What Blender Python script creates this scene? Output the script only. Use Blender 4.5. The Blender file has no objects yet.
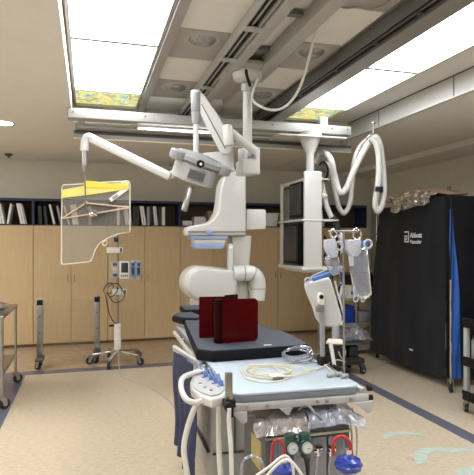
import bpy, bmesh, math, random
from mathutils import Vector, Matrix, noise
R = math.radians
SC = bpy.context.scene
COL = SC.collection
random.seed(7)

# ---------------------------------------------------------------- camera
cd = bpy.data.cameras.new('camera'); cam = bpy.data.objects.new('camera', cd); COL.objects.link(cam)
cd.sensor_fit = 'HORIZONTAL'; cd.sensor_width = 36.0; cd.lens = 520 / 474 * 36
cd.shift_y = 4.5 / 474; cd.clip_start = .05
cam.location = (0, 0, 1.6); cam.rotation_euler = (R(90), 0, -R(15.989))
SC.camera = cam
# ---------------------------------------------------------------- world, exposure
w = bpy.data.worlds.new('world'); SC.world = w; w.use_nodes = True
w.node_tree.nodes['Background'].inputs[0].default_value = (.8, .85, 1, 1)
w.node_tree.nodes['Background'].inputs[1].default_value = .2
SC.view_settings.view_transform = 'Standard'; SC.view_settings.look = 'None'
SC.view_settings.gamma = 1; SC.view_settings.use_curve_mapping = False
SC.view_settings.exposure = 0.5
PANEL_E = 7.0      # ceiling light panels
REFLECTION_E = 6.0  # glow of the added strip that stands in for a reflection
SPOT_E = 9.0

# unseen area lights added at ceiling height to brighten the room, no fixtures built
def lamp(x, y, z, sx, sy, power):
    ld = bpy.data.lights.new('added_fill_lamp', 'AREA'); ld.shape = 'RECTANGLE'; ld.size = sx; ld.size_y = sy; ld.energy = power; ld.color = (1, .99, .97)
    o = bpy.data.objects.new('added_fill_lamp', ld); o.location = (x, y, z); COL.objects.link(o); return o
lamp(-2.6, -.2, 2.88, 1.2, 4.5, 75)
lamp(-3.0, 5.6, 2.88, 1.2, 3.5, 95)
lamp(4.0, .2, 2.80, .6, 4.0, 40)

# ---------------------------------------------------------------- materials
MATS = {}
def mat(name, col, rough=.5, metal=0.0, var=.06, vs=6.0, bump=0.0, bs=40.0, stretch=None, trans=0.0, coat=0.0, sheen=0.0, spec=.5):
    m = bpy.data.materials.new(name); m.use_nodes = True
    nt = m.node_tree; p = nt.nodes['Principled BSDF']
    p.inputs['Roughness'].default_value = rough; p.inputs['Metallic'].default_value = metal
    p.inputs['Transmission Weight'].default_value = trans; p.inputs['Coat Weight'].default_value = coat
    p.inputs['Sheen Weight'].default_value = sheen; p.inputs['Specular IOR Level'].default_value = spec
    tc = nt.nodes.new('ShaderNodeTexCoord'); mp = nt.nodes.new('ShaderNodeMapping')
    nt.links.new(tc.outputs['Object'], mp.inputs[0])
    if stretch: mp.inputs['Scale'].default_value = stretch
    n = nt.nodes.new('ShaderNodeTexNoise'); n.inputs['Scale'].default_value = vs; n.inputs['Detail'].default_value = 5
    nt.links.new(mp.outputs[0], n.inputs['Vector'])
    r = nt.nodes.new('ShaderNodeValToRGB')
    a = tuple(max(0, c * (1 - var)) for c in col) + (1,); b = tuple(min(1, c * (1 + var)) for c in col) + (1,)
    r.color_ramp.elements[0].color = a; r.color_ramp.elements[0].position = .3
    r.color_ramp.elements[1].color = b; r.color_ramp.elements[1].position = .7
    nt.links.new(n.outputs['Fac'], r.inputs[0]); nt.links.new(r.outputs[0], p.inputs['Base Color'])
    if bump:
        n2 = nt.nodes.new('ShaderNodeTexNoise'); n2.inputs['Scale'].default_value = bs; n2.inputs['Detail'].default_value = 4
        nt.links.new(mp.outputs[0], n2.inputs['Vector'])
        bp = nt.nodes.new('ShaderNodeBump'); bp.inputs['Strength'].default_value = bump; bp.inputs['Distance'].default_value = .01
        nt.links.new(n2.outputs['Fac'], bp.inputs['Height']); nt.links.new(bp.outputs[0], p.inputs['Normal'])
    MATS[name] = m
    return m
def clear(name, col, gloss=.12, rough=.05, haze=0.0, hazecol=(.8, .8, .8), nscale=0, fk=1.0):
    """clear plastic sheet: tinted transparency + fresnel gloss + a little surface haze"""
    m = bpy.data.materials.new(name); m.use_nodes = True; nt = m.node_tree
    for n in list(nt.nodes): nt.nodes.remove(n)
    o = nt.nodes.new('ShaderNodeOutputMaterial'); t = nt.nodes.new('ShaderNodeBsdfTransparent'); t.inputs[0].default_value = (*col, 1)
    g = nt.nodes.new('ShaderNodeBsdfGlossy'); g.inputs['Roughness'].default_value = rough
    d = nt.nodes.new('ShaderNodeBsdfDiffuse'); d.inputs[0].default_value = (*hazecol, 1)
    m1 = nt.nodes.new('ShaderNodeMixShader'); m1.inputs[0].default_value = haze
    if nscale:
        tc = nt.nodes.new('ShaderNodeTexCoord'); nn = nt.nodes.new('ShaderNodeTexNoise'); nn.inputs['Scale'].default_value = nscale
        nn.inputs['Detail'].default_value = 6
        ml = nt.nodes.new('ShaderNodeMath'); ml.operation = 'MULTIPLY'; ml.inputs[1].default_value = haze * 2
        nt.links.new(tc.outputs['Object'], nn.inputs['Vector']); nt.links.new(nn.outputs['Fac'], ml.inputs[0]); nt.links.new(ml.outputs[0], m1.inputs[0])
        bp = nt.nodes.new('ShaderNodeBump'); bp.inputs['Strength'].default_value = .3; nt.links.new(nn.outputs['Fac'], bp.inputs['Height'])
        nt.links.new(bp.outputs[0], g.inputs['Normal'])
    nt.links.new(t.outputs[0], m1.inputs[1]); nt.links.new(d.outputs[0], m1.inputs[2])
    lw = nt.nodes.new('ShaderNodeFresnel'); lw.inputs[0].default_value = 1.4
    ad = nt.nodes.new('ShaderNodeMath'); ad.operation = 'ADD'; ad.inputs[1].default_value = gloss; ad.use_clamp = True
    fm = nt.nodes.new('ShaderNodeMath'); fm.operation = 'MULTIPLY'; fm.inputs[1].default_value = fk
    nt.links.new(lw.outputs[0], fm.inputs[0]); nt.links.new(fm.outputs[0], ad.inputs[0])
    m2 = nt.nodes.new('ShaderNodeMixShader'); nt.links.new(ad.outputs[0], m2.inputs[0])
    nt.links.new(m1.outputs[0], m2.inputs[1]); nt.links.new(g.outputs[0], m2.inputs[2]); nt.links.new(m2.outputs[0], o.inputs[0])
    MATS[name] = m; return m
def glow(name, col, e):
    m = bpy.data.materials.new(name); m.use_nodes = True; p = m.node_tree.nodes['Principled BSDF']
    p.inputs['Base Color'].default_value = (.9, .9, .9, 1); p.inputs['Emission Color'].default_value = (*col, 1)
    p.inputs['Emission Strength'].default_value = e; MATS[name] = m; return m

mat('plaster', (.72, .67, .59), .9, var=.02, bump=.05, bs=120)
mat('ceiling_paint', (.78, .765, .735), .9, var=.02)
mat('back_wall_paint', (.72, .71, .62), .9, var=.03)
mat('white_enamel', (.56, .56, .55), .32, var=.015, coat=.2)
mat('cream_enamel', (.50, .49, .455), .38, var=.02, coat=.15)
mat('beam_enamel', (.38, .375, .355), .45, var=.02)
mat('tile_light', (.74, .725, .69), .6, var=.02)
mat('tile_dark', (.38, .365, .34), .6, var=.03)
mat('trim_metal', (.42, .41, .40), .4, metal=.5, var=.03)
mat('black', (.010, .010, .011), .55, var=.1, spec=.2)
mat('black_rubber', (.02, .02, .02), .7, var=.1)
mat('dark_grey', (.08, .08, .085), .5, var=.1)
mat('mid_grey', (.15, .15, .15), .5, var=.05)
mat('grey_plastic', (.27, .28, .285), .4, var=.03)
mat('pale_grey', (.40, .405, .41), .4, var=.02)
mat('steel', (.36, .36, .36), .28, metal=.95, var=.08, vs=12, stretch=(1, 1, .1))
mat('chrome', (.75, .75, .75), .12, metal=1, var=.02)
mat('wood_door', (.56, .415, .235), .45, var=.07, vs=5, stretch=(7, 7, .5), coat=.1)
mat('wood_edge', (.40, .28, .16), .5, var=.08, vs=5, stretch=(1, 1, 6))
mat('cork_wood', (.50, .36, .22), .6, var=.08, vs=6)
mat('navy', (.018, .028, .075), .55, var=.1)
mat('shelf_inside', (.10, .065, .045), .7, var=.1)
mat('binder_white', (.72, .72, .72), .5, var=.05, vs=30)
mat('binder_black', (.02, .02, .022), .45, var=.1)
mat('binder_grey', (.32, .32, .33), .5, var=.1)
mat('cardboard', (.30, .19, .11), .8, var=.08)
mat('paper', (.78, .78, .76), .8, var=.03)
mat('yellow', (.85, .66, .08), .45, var=.04)
mat('yellow_tape', (.82, .72, .20), .45, var=.05, vs=20)
mat('tan_rod', (.55, .42, .28), .4, var=.05)
mat('blue_band', (.30, .38, .62), .35, var=.03)
mat('blue_knob', (.10, .20, .50), .35, var=.03)
mat('slab_blue', (.44, .51, .575), .35, var=.02, vs=4, coat=.2)
mat('pad_top', (.046, .055, .073), .55, var=.06, bump=.15, bs=60)
mat('pad_side', (.008, .009, .011), .75, var=.1, spec=.12)
mat('navy_drape', (.010, .02, .07), .6, var=.12, vs=8, bump=.3, bs=15)
mat('cover_fabric', (.008, .0095, .014), .58, spec=.2, var=.25, vs=3, bump=.5, bs=9, sheen=.1)
mat('blue_fabric', (.025, .12, .48), .5, var=.12, vs=8, bump=.3, bs=20)
mat('blue_bin', (.02, .06, .40), .35, var=.05)
mat('pipe_blue', (.05, .16, .48), .3, var=.05)
mat('bag_blue', (.015, .04, .30), .25, var=.08, coat=.4)
mat('red_tube', (.42, .02, .025), .3, var=.05)
mat('green_dark', (.01, .055, .045), .3, var=.1, coat=.3)
mat('gauge_face', (.65, .72, .68), .4, var=.02)
mat('screen', (.03, .038, .042), .38, var=.1, spec=.5)
mat('slab_edge', (.17, .19, .225), .5, var=.05)
mat('lcd', (.10, .11, .12), .2, var=.1)
mat('peach', (.75, .42, .32), .5, var=.05)
mat('cable_cream', (.62, .58, .42), .45, var=.05)
mat('cable_white', (.68, .68, .65), .45, var=.03)
mat('cable_grey', (.38, .38, .36), .5, var=.05)
mat('cable_brown', (.10, .06, .045), .5, var=.1)
mat('teal_tape', (.47, .56, .51), .5, var=.12, vs=20)
mat('text_white', (.85, .85, .85), .5, var=.01)
mat('pack_brown', (.42, .27, .20), .35, var=.2, vs=10, bump=.3, bs=30, coat=.5)
mat('ivory_plate', (.74, .70, .60), .4, var=.02)
mat('label_yellow', (.40, .35, .14), .5, var=.15, vs=30)
mat('linen_cream', (.70, .66, .55), .7, var=.03)
clear('acrylic', (.93, .93, .91), .0, .08, .14, (.62, .60, .56), 2.0)
clear('acrylic_low', (.96, .95, .92), .0, .1, .035, (.6, .55, .5))
clear('acrylic_red', (.24, .006, .010), .0, .1, .30, (.16, .002, .006), fk=.35)
clear('acrylic_red_deep', (.12, .006, .008), .0, .1, .35, (.03, .001, .002), fk=.35)
clear('clear_bag', (.84, .87, .92), .10, .12, .26, (.50, .55, .68), 14)
clear('bag_film', (.86, .88, .93), .12, .15, .55, (.42, .46, .60), 14)
clear('clear_film', (.88, .87, .86), .12, .12, .36, (.74, .68, .66), 20)
clear('clear_tube', (.88, .88, .92), .12, .1, .25, (.55, .56, .66))
clear('lens_glass', (.9, .9, .9), .15, .08, .25, (.6, .6, .58), 10)
glow('panel_light', (.96, .98, 1), PANEL_E)
glow('reflection_strip', (1, .98, .95), REFLECTION_E)  # emission imitates a reflected streak, not a lamp
glow('spot_light', (1, .96, .9), SPOT_E)

def floor_mat():
    m = bpy.data.materials.new('vinyl_floor'); m.use_nodes = True; nt = m.node_tree; p = nt.nodes['Principled BSDF']
    tc = nt.nodes.new('ShaderNodeTexCoord')
    n1 = nt.nodes.new('ShaderNodeTexNoise'); n1.inputs['Scale'].default_value = 22; n1.inputs['Detail'].default_value = 8; n1.inputs['Roughness'].default_value = .7
    mp = nt.nodes.new('ShaderNodeMapping'); mp.inputs['Scale'].default_value = (1, 2.2, 1)
    nt.links.new(tc.outputs['Object'], mp.inputs[0]); nt.links.new(mp.outputs[0], n1.inputs[0])
    r = nt.nodes.new('ShaderNodeValToRGB'); e = r.color_ramp.elements
    e[0].position = .30; e[0].color = (.50, .41, .29, 1); e[1].position = .62; e[1].color = (.69, .59, .45, 1)
    nt.links.new(n1.outputs[0], r.inputs[0])
    n2 = nt.nodes.new('ShaderNodeTexNoise'); n2.inputs['Scale'].default_value = 1.1; n2.inputs['Detail'].default_value = 3
    nt.links.new(tc.outputs['Object'], n2.inputs[0])
    mx = nt.nodes.new('ShaderNodeMix'); mx.data_type = 'RGBA'; mx.blend_type = 'MULTIPLY'; mx.inputs[0].default_value = .12
    nt.links.new(r.outputs[0], mx.inputs[6]); nt.links.new(n2.outputs[0], mx.inputs[7])
    nt.links.new(mx.outputs[2], p.inputs['Base Color'])
    mr = nt.nodes.new('ShaderNodeMapRange'); mr.inputs[3].default_value = .22; mr.inputs[4].default_value = .42
    nt.links.new(n2.outputs[0], mr.inputs[0]); nt.links.new(mr.outputs[0], p.inputs['Roughness'])
    MATS['vinyl_floor'] = m
floor_mat()
mat('stripe_blue', (.125, .125, .175), .35, var=.25, vs=30, stretch=(1, 2, 1))
mat('floor_brown', (.44, .33, .22), .35, var=.2, vs=9)
def stained():
    m = bpy.data.materials.new('stained_panel'); m.use_nodes = True; nt = m.node_tree; p = nt.nodes['Principled BSDF']
    tc = nt.nodes.new('ShaderNodeTexCoord'); n = nt.nodes.new('ShaderNodeTexNoise'); n.inputs['Scale'].default_value = 7; n.inputs['Detail'].default_value = 5
    n.inputs['Distortion'].default_value = 1.2
    nt.links.new(tc.outputs['Object'], n.inputs[0]); r = nt.nodes.new('ShaderNodeValToRGB'); cr = r.color_ramp
    cols = [(.30, (.05, .22, .5)), (.38, (.12, .50, .75)), (.43, (.70, .80, .20)), (.48, (.95, .62, .12)), (.52, (1.0, .92, .60)), (.56, (.20, .55, .16)), (.62, (.75, .22, .12)), (.70, (.95, .85, .45))]
    cr.elements[0].position = cols[0][0]; cr.elements[0].color = (*cols[0][1], 1); cr.elements[1].position = cols[-1][0]; cr.elements[1].color = (*cols[-1][1], 1)
    for q, c in cols[1:-1]: el = cr.elements.new(q); el.color = (*c, 1)
    nt.links.new(n.outputs[0], r.inputs[0]); nt.links.new(r.outputs[0], p.inputs['Emission Color']); p.inputs['Emission Strength'].default_value = .75
    p.inputs['Base Color'].default_value = (.1, .1, .1, 1); MATS['stained_panel'] = m
stained()

# ---------------------------------------------------------------- mesh helpers
def lerp(a, b, t): return tuple(x + (y - x) * t for x, y in zip(a, b))
def smooth_path(pts, n=8):
    P = [Vector(p) for p in pts]
    if len(P) < 3: return P
    out = []
    for i in range(len(P) - 1):
        p0 = P[max(i - 1, 0)]; p1 = P[i]; p2 = P[i + 1]; p3 = P[min(i + 2, len(P) - 1)]
        for k in range(n):
            t = k / n
            out.append(.5 * ((2 * p1) + (p2 - p0) * t + (2 * p0 - 5 * p1 + 4 * p2 - p3) * t * t + (3 * p1 - p0 - 3 * p2 + p3) * t ** 3))
    out.append(P[-1]); return out
class MB:
    def __init__(s, M=None): s.bm = bmesh.new(); s.M = M or Matrix()
    def _merge(s, b, L=None):
        T = s.M @ (L or Matrix())
        bmesh.ops.transform(b, matrix=T, verts=b.verts[:])
        me = bpy.data.meshes.new('tmp'); b.to_mesh(me); b.free(); s.bm.from_mesh(me); bpy.data.meshes.remove(me); return s
    def box(s, lo, hi, bev=0.0, seg=2, L=None):
        b = bmesh.new(); bmesh.ops.create_cube(b, size=1)
        c = [(a + d) / 2 for a, d in zip(lo, hi)]; sz = [max(abs(d - a), 1e-4) for a, d in zip(lo, hi)]
        bmesh.ops.scale(b, vec=sz, verts=b.verts[:]); bmesh.ops.translate(b, vec=c, verts=b.verts[:])
        bev = min(bev, min(sz) * .49)
        if bev: bmesh.ops.bevel(b, geom=b.edges[:], offset=bev, segments=seg, affect='EDGES', profile=.5)
        return s._merge(b, L)
    def cyl(s, p0, p1, r0, r1=None, seg=20, bev=0.0):
        p0 = Vector(p0); p1 = Vector(p1); d = p1 - p0; h = d.length; r1 = r0 if r1 is None else r1
        b = bmesh.new(); bmesh.ops.create_cone(b, cap_ends=True, segments=seg, radius1=r0, radius2=r1, depth=h)
        if bev:
            ed = [e for e in b.edges if abs(abs(e.verts[0].co.z) - h / 2) < 1e-5 and abs(e.verts[0].co.z - e.verts[1].co.z) < 1e-5]
            bmesh.ops.bevel(b, geom=ed, offset=bev, segments=2, affect='EDGES', profile=.5)
        return s._merge(b, Matrix.Translation((p0 + p1) / 2) @ d.to_track_quat('Z', 'Y').to_matrix().to_4x4())
    def ball(s, c, r, sc=(1, 1, 1), L=None, seg=16):
        b = bmesh.new(); bmesh.ops.create_uvsphere(b, u_segments=seg, v_segments=seg // 2 + 2, radius=r)
        bmesh.ops.scale(b, vec=sc, verts=b.verts[:])
        return s._merge(b, Matrix.Translation(c) @ (L or Matrix()))
    def tube(s, pts, r, n=8, seg=8, smooth=True, rib=0.0):
        P = smooth_path(pts, n) if smooth else [Vector(p) for p in pts]
        b = bmesh.new(); rings = []; up = None
        for i, p in enumerate(P):
            t = (P[min(i + 1, len(P) - 1)] - P[max(i - 1, 0)])
            t = t.normalized() if t.length > 1e-9 else Vector((0, 0, 1))
            if up is None: up = t.orthogonal().normalized()
            up = (up - t * up.dot(t)); up = up.normalized() if up.length > 1e-6 else t.orthogonal().normalized()
            sd = t.cross(up)
            f = i / (len(P) - 1)
            rr = r if not isinstance(r, (list, tuple)) else r[0] + (r[1] - r[0]) * f
            rr *= 1 - rib * (i % 2)
            rings.append([b.verts.new(p + (up * math.cos(a) + sd * math.sin(a)) * rr) for a in [2 * math.pi * k / seg for k in range(seg)]])
        for A, B in zip(rings, rings[1:]):
            for k in range(seg): b.faces.new((A[k], A[(k + 1) % seg], B[(k + 1) % seg], B[k]))
        b.faces.new(rings[0][::-1]); b.faces.new(rings[-1])
        return s._merge(b)
    def lathe(s, prof, c=(0, 0, 0), axis=(0, 0, 1), seg=24):
        """prof = [(r, h)...] turned about axis at c"""
        b = bmesh.new(); rings = []
        for r, h in prof:
            if r < 1e-5: rings.append([b.verts.new((0, 0, h))])
            else: rings.append([b.verts.new((r * math.cos(2 * math.pi * k / seg), r * math.sin(2 * math.pi * k / seg), h)) for k in range(seg)])
        for A, B in zip(rings, rings[1:]):
            for k in range(seg):
                q = [A[k % len(A)], A[(k + 1) % len(A)], B[(k + 1) % len(B)], B[k % len(B)]]
                u = []
                for v in q:
                    if v not in u: u.append(v)
                if len(u) > 2:
                    try: b.faces.new(u)
                    except ValueError: pass
        bmesh.ops.recalc_face_normals(b, faces=b.faces[:])
        return s._merge(b, Matrix.Translation(c) @ Vector(axis).to_track_quat('Z', 'Y').to_matrix().to_4x4())
    def prism(s, pts, vec, bev=0.0, seg=2):
        b = bmesh.new(); f = b.faces.new([b.verts.new(p) for p in pts])
        ex = bmesh.ops.extrude_face_region(b, geom=[f]); vs = [g for g in ex['geom'] if isinstance(g, bmesh.types.BMVert)]
        bmesh.ops.translate(b, vec=vec, verts=vs); bmesh.ops.recalc_face_normals(b, faces=b.faces[:])
        if bev:
            v = Vector(vec).normalized()
            ed = [e for e in b.edges if abs((e.verts[0].co - e.verts[1].co).normalized().dot(v)) < .5]
            bmesh.ops.bevel(b, geom=ed, offset=bev, segments=seg, affect='EDGES', profile=.5)
        return s._merge(b)
    def grid(s, f, nu, nv, thick=0.0):
        b = bmesh.new(); V = [[b.verts.new(f(i / nu, j / nv)) for j in range(nv + 1)] for i in range(nu + 1)]
        for i in range(nu):
            for j in range(nv): b.faces.new((V[i][j], V[i + 1][j], V[i + 1][j + 1], V[i][j + 1]))
        if thick:
            bmesh.ops.recalc_face_normals(b, faces=b.faces[:]); bmesh.ops.solidify(b, geom=b.faces[:], thickness=thick)
        return s._merge(b)
    def build(s, name, m, parent=None, smooth=35):
        me = bpy.data.meshes.new(name); bm = s.bm
        off = Vector()
        p = parent
        while p is not None: off += p.location; p = p.parent
        bmesh.ops.translate(bm, vec=-off, verts=bm.verts[:])
        if smooth:
            a = R(smooth)
            for f in bm.faces: f.smooth = True
            for e in bm.edges:
                if len(e.link_faces) == 2 and e.calc_face_angle(0) > a: e.smooth = False
        bm.to_mesh(me); bm.free()
        o = bpy.data.objects.new(name, me); me.materials.append(MATS[m] if isinstance(m, str) else m); COL.objects.link(o)
        if parent: o.parent = parent
        return o
def tag(o, label=None, cat=None, group=None, kind=None):
    if label: o['label'] = label
    if cat: o['category'] = cat
    if group: o['group'] = group
    if kind: o['kind'] = kind
    return o
def solo(mb, name, m, label, cat, group=None, smooth=35, loc=None):
    """a thing of one mesh"""
    o = mb.build(name, m, None, smooth)
    return tag(o, label, cat, group)
def empty(name, loc, label, cat, group=None):
    o = bpy.data.objects.new(name, None); o.location = loc; o.empty_display_size = .1; COL.objects.link(o)
    return tag(o, label, cat, group)
def struct(mb, name, m, smooth=35): return tag(mb.build(name, m, None, smooth), kind='structure')
def copy_tree(o, parent=None):
    c = o.copy(); COL.objects.link(c); c.parent = parent
    for ch in list(o.children): copy_tree(ch, c)
    return c
def rrect(x0, y0, x1, y1, r, f, n=5):
    """rounded rectangle outline, f maps (x, y) to 3D"""
    out = []
    for cx, cy, a0 in ((x1 - r, y1 - r, 0), (x0 + r, y1 - r, 90), (x0 + r, y0 + r, 180), (x1 - r, y0 + r, 270)):
        for k in range(n + 1):
            a = R(a0 + 90 * k / n); out.append(f(cx + r * math.cos(a), cy + r * math.sin(a)))
    return out
def frame(o, ex, ey, ez):
    M = Matrix.Identity(4)
    for i, v in enumerate((ex, ey, ez)):
        v = Vector(v)
        for k in range(3): M[k][i] = v[k]
    for k in range(3): M[k][3] = o[k]
    return M
def caster(parent, x, y, r=.05, z0=0.0, ang=0.0, metal='steel'):
    """swivel caster: wheel, hub, fork"""
    ca, sa = math.cos(ang), math.sin(ang); ox, oy = x + ca * r * .5, y + sa * r * .5
    f = MB(); nx, ny = -sa, ca
    for s in (-1, 1):
        hx, hy = nx * s * r * .42, ny * s * r * .42
        f.prism([(ox + hx - ca * r * .3, oy + hy - sa * r * .3, z0 + r), (ox + hx + ca * r * .3, oy + hy + sa * r * .3, z0 + r), (x + hx + ca * r * .7, y + hy + sa * r * .7, z0 + 2.15 * r), (x + hx - ca * r * .6, y + hy - sa * r * .6, z0 + 2.15 * r)], (nx * s * r * .1, ny * s * r * .1, 0))
    f.cyl((x, y, z0 + 2.1 * r), (x, y, z0 + 2.6 * r), r * .55)
    c = f.build('caster', metal, parent)
    w_ = MB().lathe([(0, -r * .32), (r * .85, -r * .32), (r, -r * .2), (r, r * .2), (r * .85, r * .32), (0, r * .32)], (ox, oy, z0 + r), (nx, ny, 0), 20)
    w_.build('wheel', 'black_rubber', c)
    MB().cyl((ox - nx * r * .4, oy - ny * r * .4, z0 + r), (ox + nx * r * .4, oy + ny * r * .4, z0 + r), r * .4).build('hub', 'pale_grey', c)
    return c
def crumple(mb, f, nu, nv, amp, seed, fq=9):
    """crinkled film: f(u, v) base shape with noise folds"""
    def g(u, v):
        p = Vector(f(u, v)); q = p * fq + Vector((seed, seed * 1.7, seed * .3))
        n = noise.noise_vector(q) + .5 * noise.noise_vector(q * 2.3)
        return p + n * amp
    return mb.grid(g, nu, nv)

# ================================================================ STRUCTURE
XL, XR, YB, YF = -4.6, 5.2, 8.86, -4.2
HW, HC = 3.1, 2.9        # well ceiling, ordinary ceiling
struct(MB().box((XL, YF, -.1), (XR, YB, 0)), 'floor', 'vinyl_floor')
struct(MB().box((XL, YB, 0), (XR + .1, YB + .1, 3.2)), 'wall_back', 'back_wall_paint')
struct(MB().box((XR, YF, 0), (XR + .1, YB, 3.2)), 'wall_right', 'back_wall_paint')
struct(MB().box((XL - .1, YF, 0), (XL, YB + .1, 3.2)), 'wall_left', 'plaster')
struct(MB().box((XL - .1, YF - .1, 0), (XR + .1, YF, 3.2)), 'wall_front', 'plaster')
WX0, WX1, WY1 = -.155, 3.16, 5.9
c = MB()
c.box((XL, YF, HC), (WX0, YB, HC + .1)).box((WX1 + .02, YF, HC), (4.6, YB, HC + .1)).box((WX0, WY1, HC), (WX1, YB, HC + .1))
c.box((4.6, YF, 2.82), (XR, YB, 2.92))
c.box((WX0 - .02, YF, HC), (WX0, WY1, HW + .1)).box((WX0, WY1, HC), (WX1, WY1 + .02, HW + .1))
c.box((WX0, YF, HW + .04), (WX1, WY1, HW + .1))
struct(c, 'ceiling', 'ceiling_paint')
c = MB()
c.box((WX1, YF, HC + .007), (WX1 + .018, WY1, HW + .1))
struct(c, 'trim_1', 'white_enamel')
struct(MB().box((WX1 - .012, YF, HC - .006), (WX1 + .03, WY1, HC + .006)), 'trim_2', 'white_enamel')
# seam on the pale well side
s = MB()
for y in (1.2, 2.6, 3.95, 5.2): s.box((WX1 - .006, y, HC + .01), (WX1 - .001, y + .008, HW))
struct(s, 'trim_3', 'mid_grey')
struct(MB().box((WX1 - .004, YF, HW - .012), (WX1, WY1, HW + .03)), 'trim_4', 'dark_grey')
# floor inlays
f = MB(); z = .0015
f.box((2.94, YF, 0), (3.08, 6.88, z)).box((-1.10, YF, 0), (-.72, 6.88, z)).box((-1.10, 6.70, 0), (3.08, 6.88, z + .0002))
struct(f, 'trim_5', 'stripe_blue')
struct(MB().box((XL, 6.89, 0), (XR, YB, z)), 'trim_6', 'floor_brown')
# well ceiling tiles between the two light rows
def tiles(x0, x1, y0, y1, name, m, dz=0.0):
    t = MB()
    t.box((x0 + .006, y0 + .006, HW - .012 + dz), (x1 - .006, y1 - .006, HW + .035), .003, 1)
    return struct(t, name, m)
n = 7
rows = []
y = 5.85
cuts = [5.88, 5.35, 4.75, 4.17, 3.58, 2.98, 2.36, 1.59, .99, .37, -.23, -.85, -1.45, -2.07, -2.7, -3.3, -4.1]
for i in range(len(cuts) - 1):
    dark = i % 2 == 1
    for (x0, x1) in ((.62, 1.0), (1.44, 1.86)) if False else ((.60, 1.0), (1.46, 1.86)):
        tiles(x0, x1, cuts[i + 1], cuts[i], 'ceiling', 'tile_dark' if dark else 'tile_light')
struct(MB().box((1.0, YF, HW), (1.46, WY1, HW + .03)), 'ceiling', 'tile_light')
# dark track, light grid
def light_row(x0, x1, rail):
    for i, (a, b) in enumerate(((3.98, 5.28), (2.66, 3.94), (1.34, 2.62), (.02, 1.30))):
        nm = ['the stained strip', 'the first panel', 'the second panel', 'x', 'x', 'x'][i]
        side = 'left' if rail == 'L' else 'right'
        vis = {0: 'ceiling panel next to the painted glass panel, ' + side + ' light row', 1: 'ceiling panel at the top of the photo, ' + side + ' light row'}
        e = empty('ceiling_light', ((x0 + x1) / 2, (a + b) / 2, HW), 'glowing white ' + vis.get(i, 'ceiling panel of the ' + side + ' light row above and behind the camera'), 'ceiling light', 'glowing panels of the ' + side + ' light row')
        MB().box((x0 + .02, a, HW - .004), (x1 - .02, b, HW + .02)).build('diffuser', 'panel_light', e)
        fr = MB(); fr.box((x0, a - .02, HW - .03), (x0 + .022, b + .02, HW + .03)).box((x1 - .022, a - .02, HW - .03), (x1, b + .02, HW + .03))
        fr.box((x0 + .022, b, HW - .02), (x1 - .022, b + .02, HW + .03)).box((x0 + .022, a - .02, HW - .02), (x1 - .022, a, HW + .03))
        fr.build('frame', 'trim_metal', e)
    e = empty('painted_panel', ((x0 + x1) / 2, 5.6, HW), 'colourful leafy painted glass panel lit from behind, far end of the ' + ('left' if rail == 'L' else 'right') + ' light row', 'ceiling panel', None)
    MB().box((x0 + .02, 5.32, HW - .004), (x1 - .02, 5.84, HW + .02)).build('glass', 'stained_panel', e)
    MB().box((x0, 5.30, HW - .03), (x0 + .02, 5.88, HW + .03)).box((x1 - .02, 5.30, HW - .03), (x1, 5.88, HW + .03)).box((x0 + .02, 5.84, HW - .03), (x1 - .02, 5.88, HW + .03)).build('frame', 'trim_metal', e)
light_row(-.14, .525, 'L')
light_row(2.22, 2.79, 'R')
struct(MB().box((2.79, YF, HW), (WX1, WY1, HW + .04)), 'ceiling', 'tile_light')
struct(MB().box((WX0, YF, HW), (-.14, WY1, HW + .04)), 'ceiling', 'cork_wood')
# grey lip beside each light row and the dark slotted channel
struct(MB().box((.53, YF, HW - .05), (.60, 5.88, HW + .03)), 'trim_7', 'trim_metal')
t = MB().box((2.0, YF, HW - .07), (2.215, 5.88, HW + .03), .004, 1)
struct(t, 'trim_8', 'trim_metal')
def track(x, label, z0=3.0):
    e = empty('ceiling_track', (x, 1, z0), label, 'ceiling track')
    W = .045 if x < 1.5 else .055
    b = MB(); b.box((x - W, -3.8, z0 + .035), (x + W, 5.86, z0 + .095))
    for s in (-1, 1): b.box((x + s * W - .006, -3.8, z0), (x + s * W + .006, 5.86, z0 + .05))
    b.box((x - .006, -3.8, z0 + .012), (x + .006, 5.86, z0 + .045))
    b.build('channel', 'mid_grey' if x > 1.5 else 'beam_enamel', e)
    MB().box((x - W + .007, -3.8, z0 + .020), (x - .007, 5.86, z0 + .034)).box((x + .007, -3.8, z0 + .020), (x + W - .007, 5.86, z0 + .034)).build('slot', 'black', e)
    for y in (1.9, 2.75, 3.25, 3.85, 4.6):
        k_ = 1 if x < 1.5 else .35; b = MB().box((x - .055 * k_, y - .035 * k_, z0 - .010), (x + .075 * k_, y + .035 * k_, z0 + .0)); b.cyl((x + .01, y, z0 - .018), (x + .01, y, z0 - .01), .008)
        b.build('clamp_plate', 'pale_grey' if x < 1.5 else 'dark_grey', e)
    return e
track(1.03, 'white slotted ceiling track with clamp plates left of the wide twin rails')
track(1.95, 'dark grey slotted ceiling track beside the right light row')
e = empty('ceiling_rails', (1.26, 2, 3.0), 'pair of wide cream ceiling rails that carry the round pendant mount', 'ceiling rails')
for x0, x1 in ((1.095, 1.175), (1.335, 1.44)):
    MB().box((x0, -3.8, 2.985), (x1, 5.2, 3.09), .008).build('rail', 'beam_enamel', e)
for y in (3.1, 3.75, 4.35): MB().box((1.175, y, 3.06), (1.335, y + .05, 3.085)).build('cross_plate', 'mid_grey', e)
MB().box((1.16, 4.45, 3.04), (1.35, 5.1, 3.05)).build('cover_plate', 'tile_dark', e)

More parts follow.
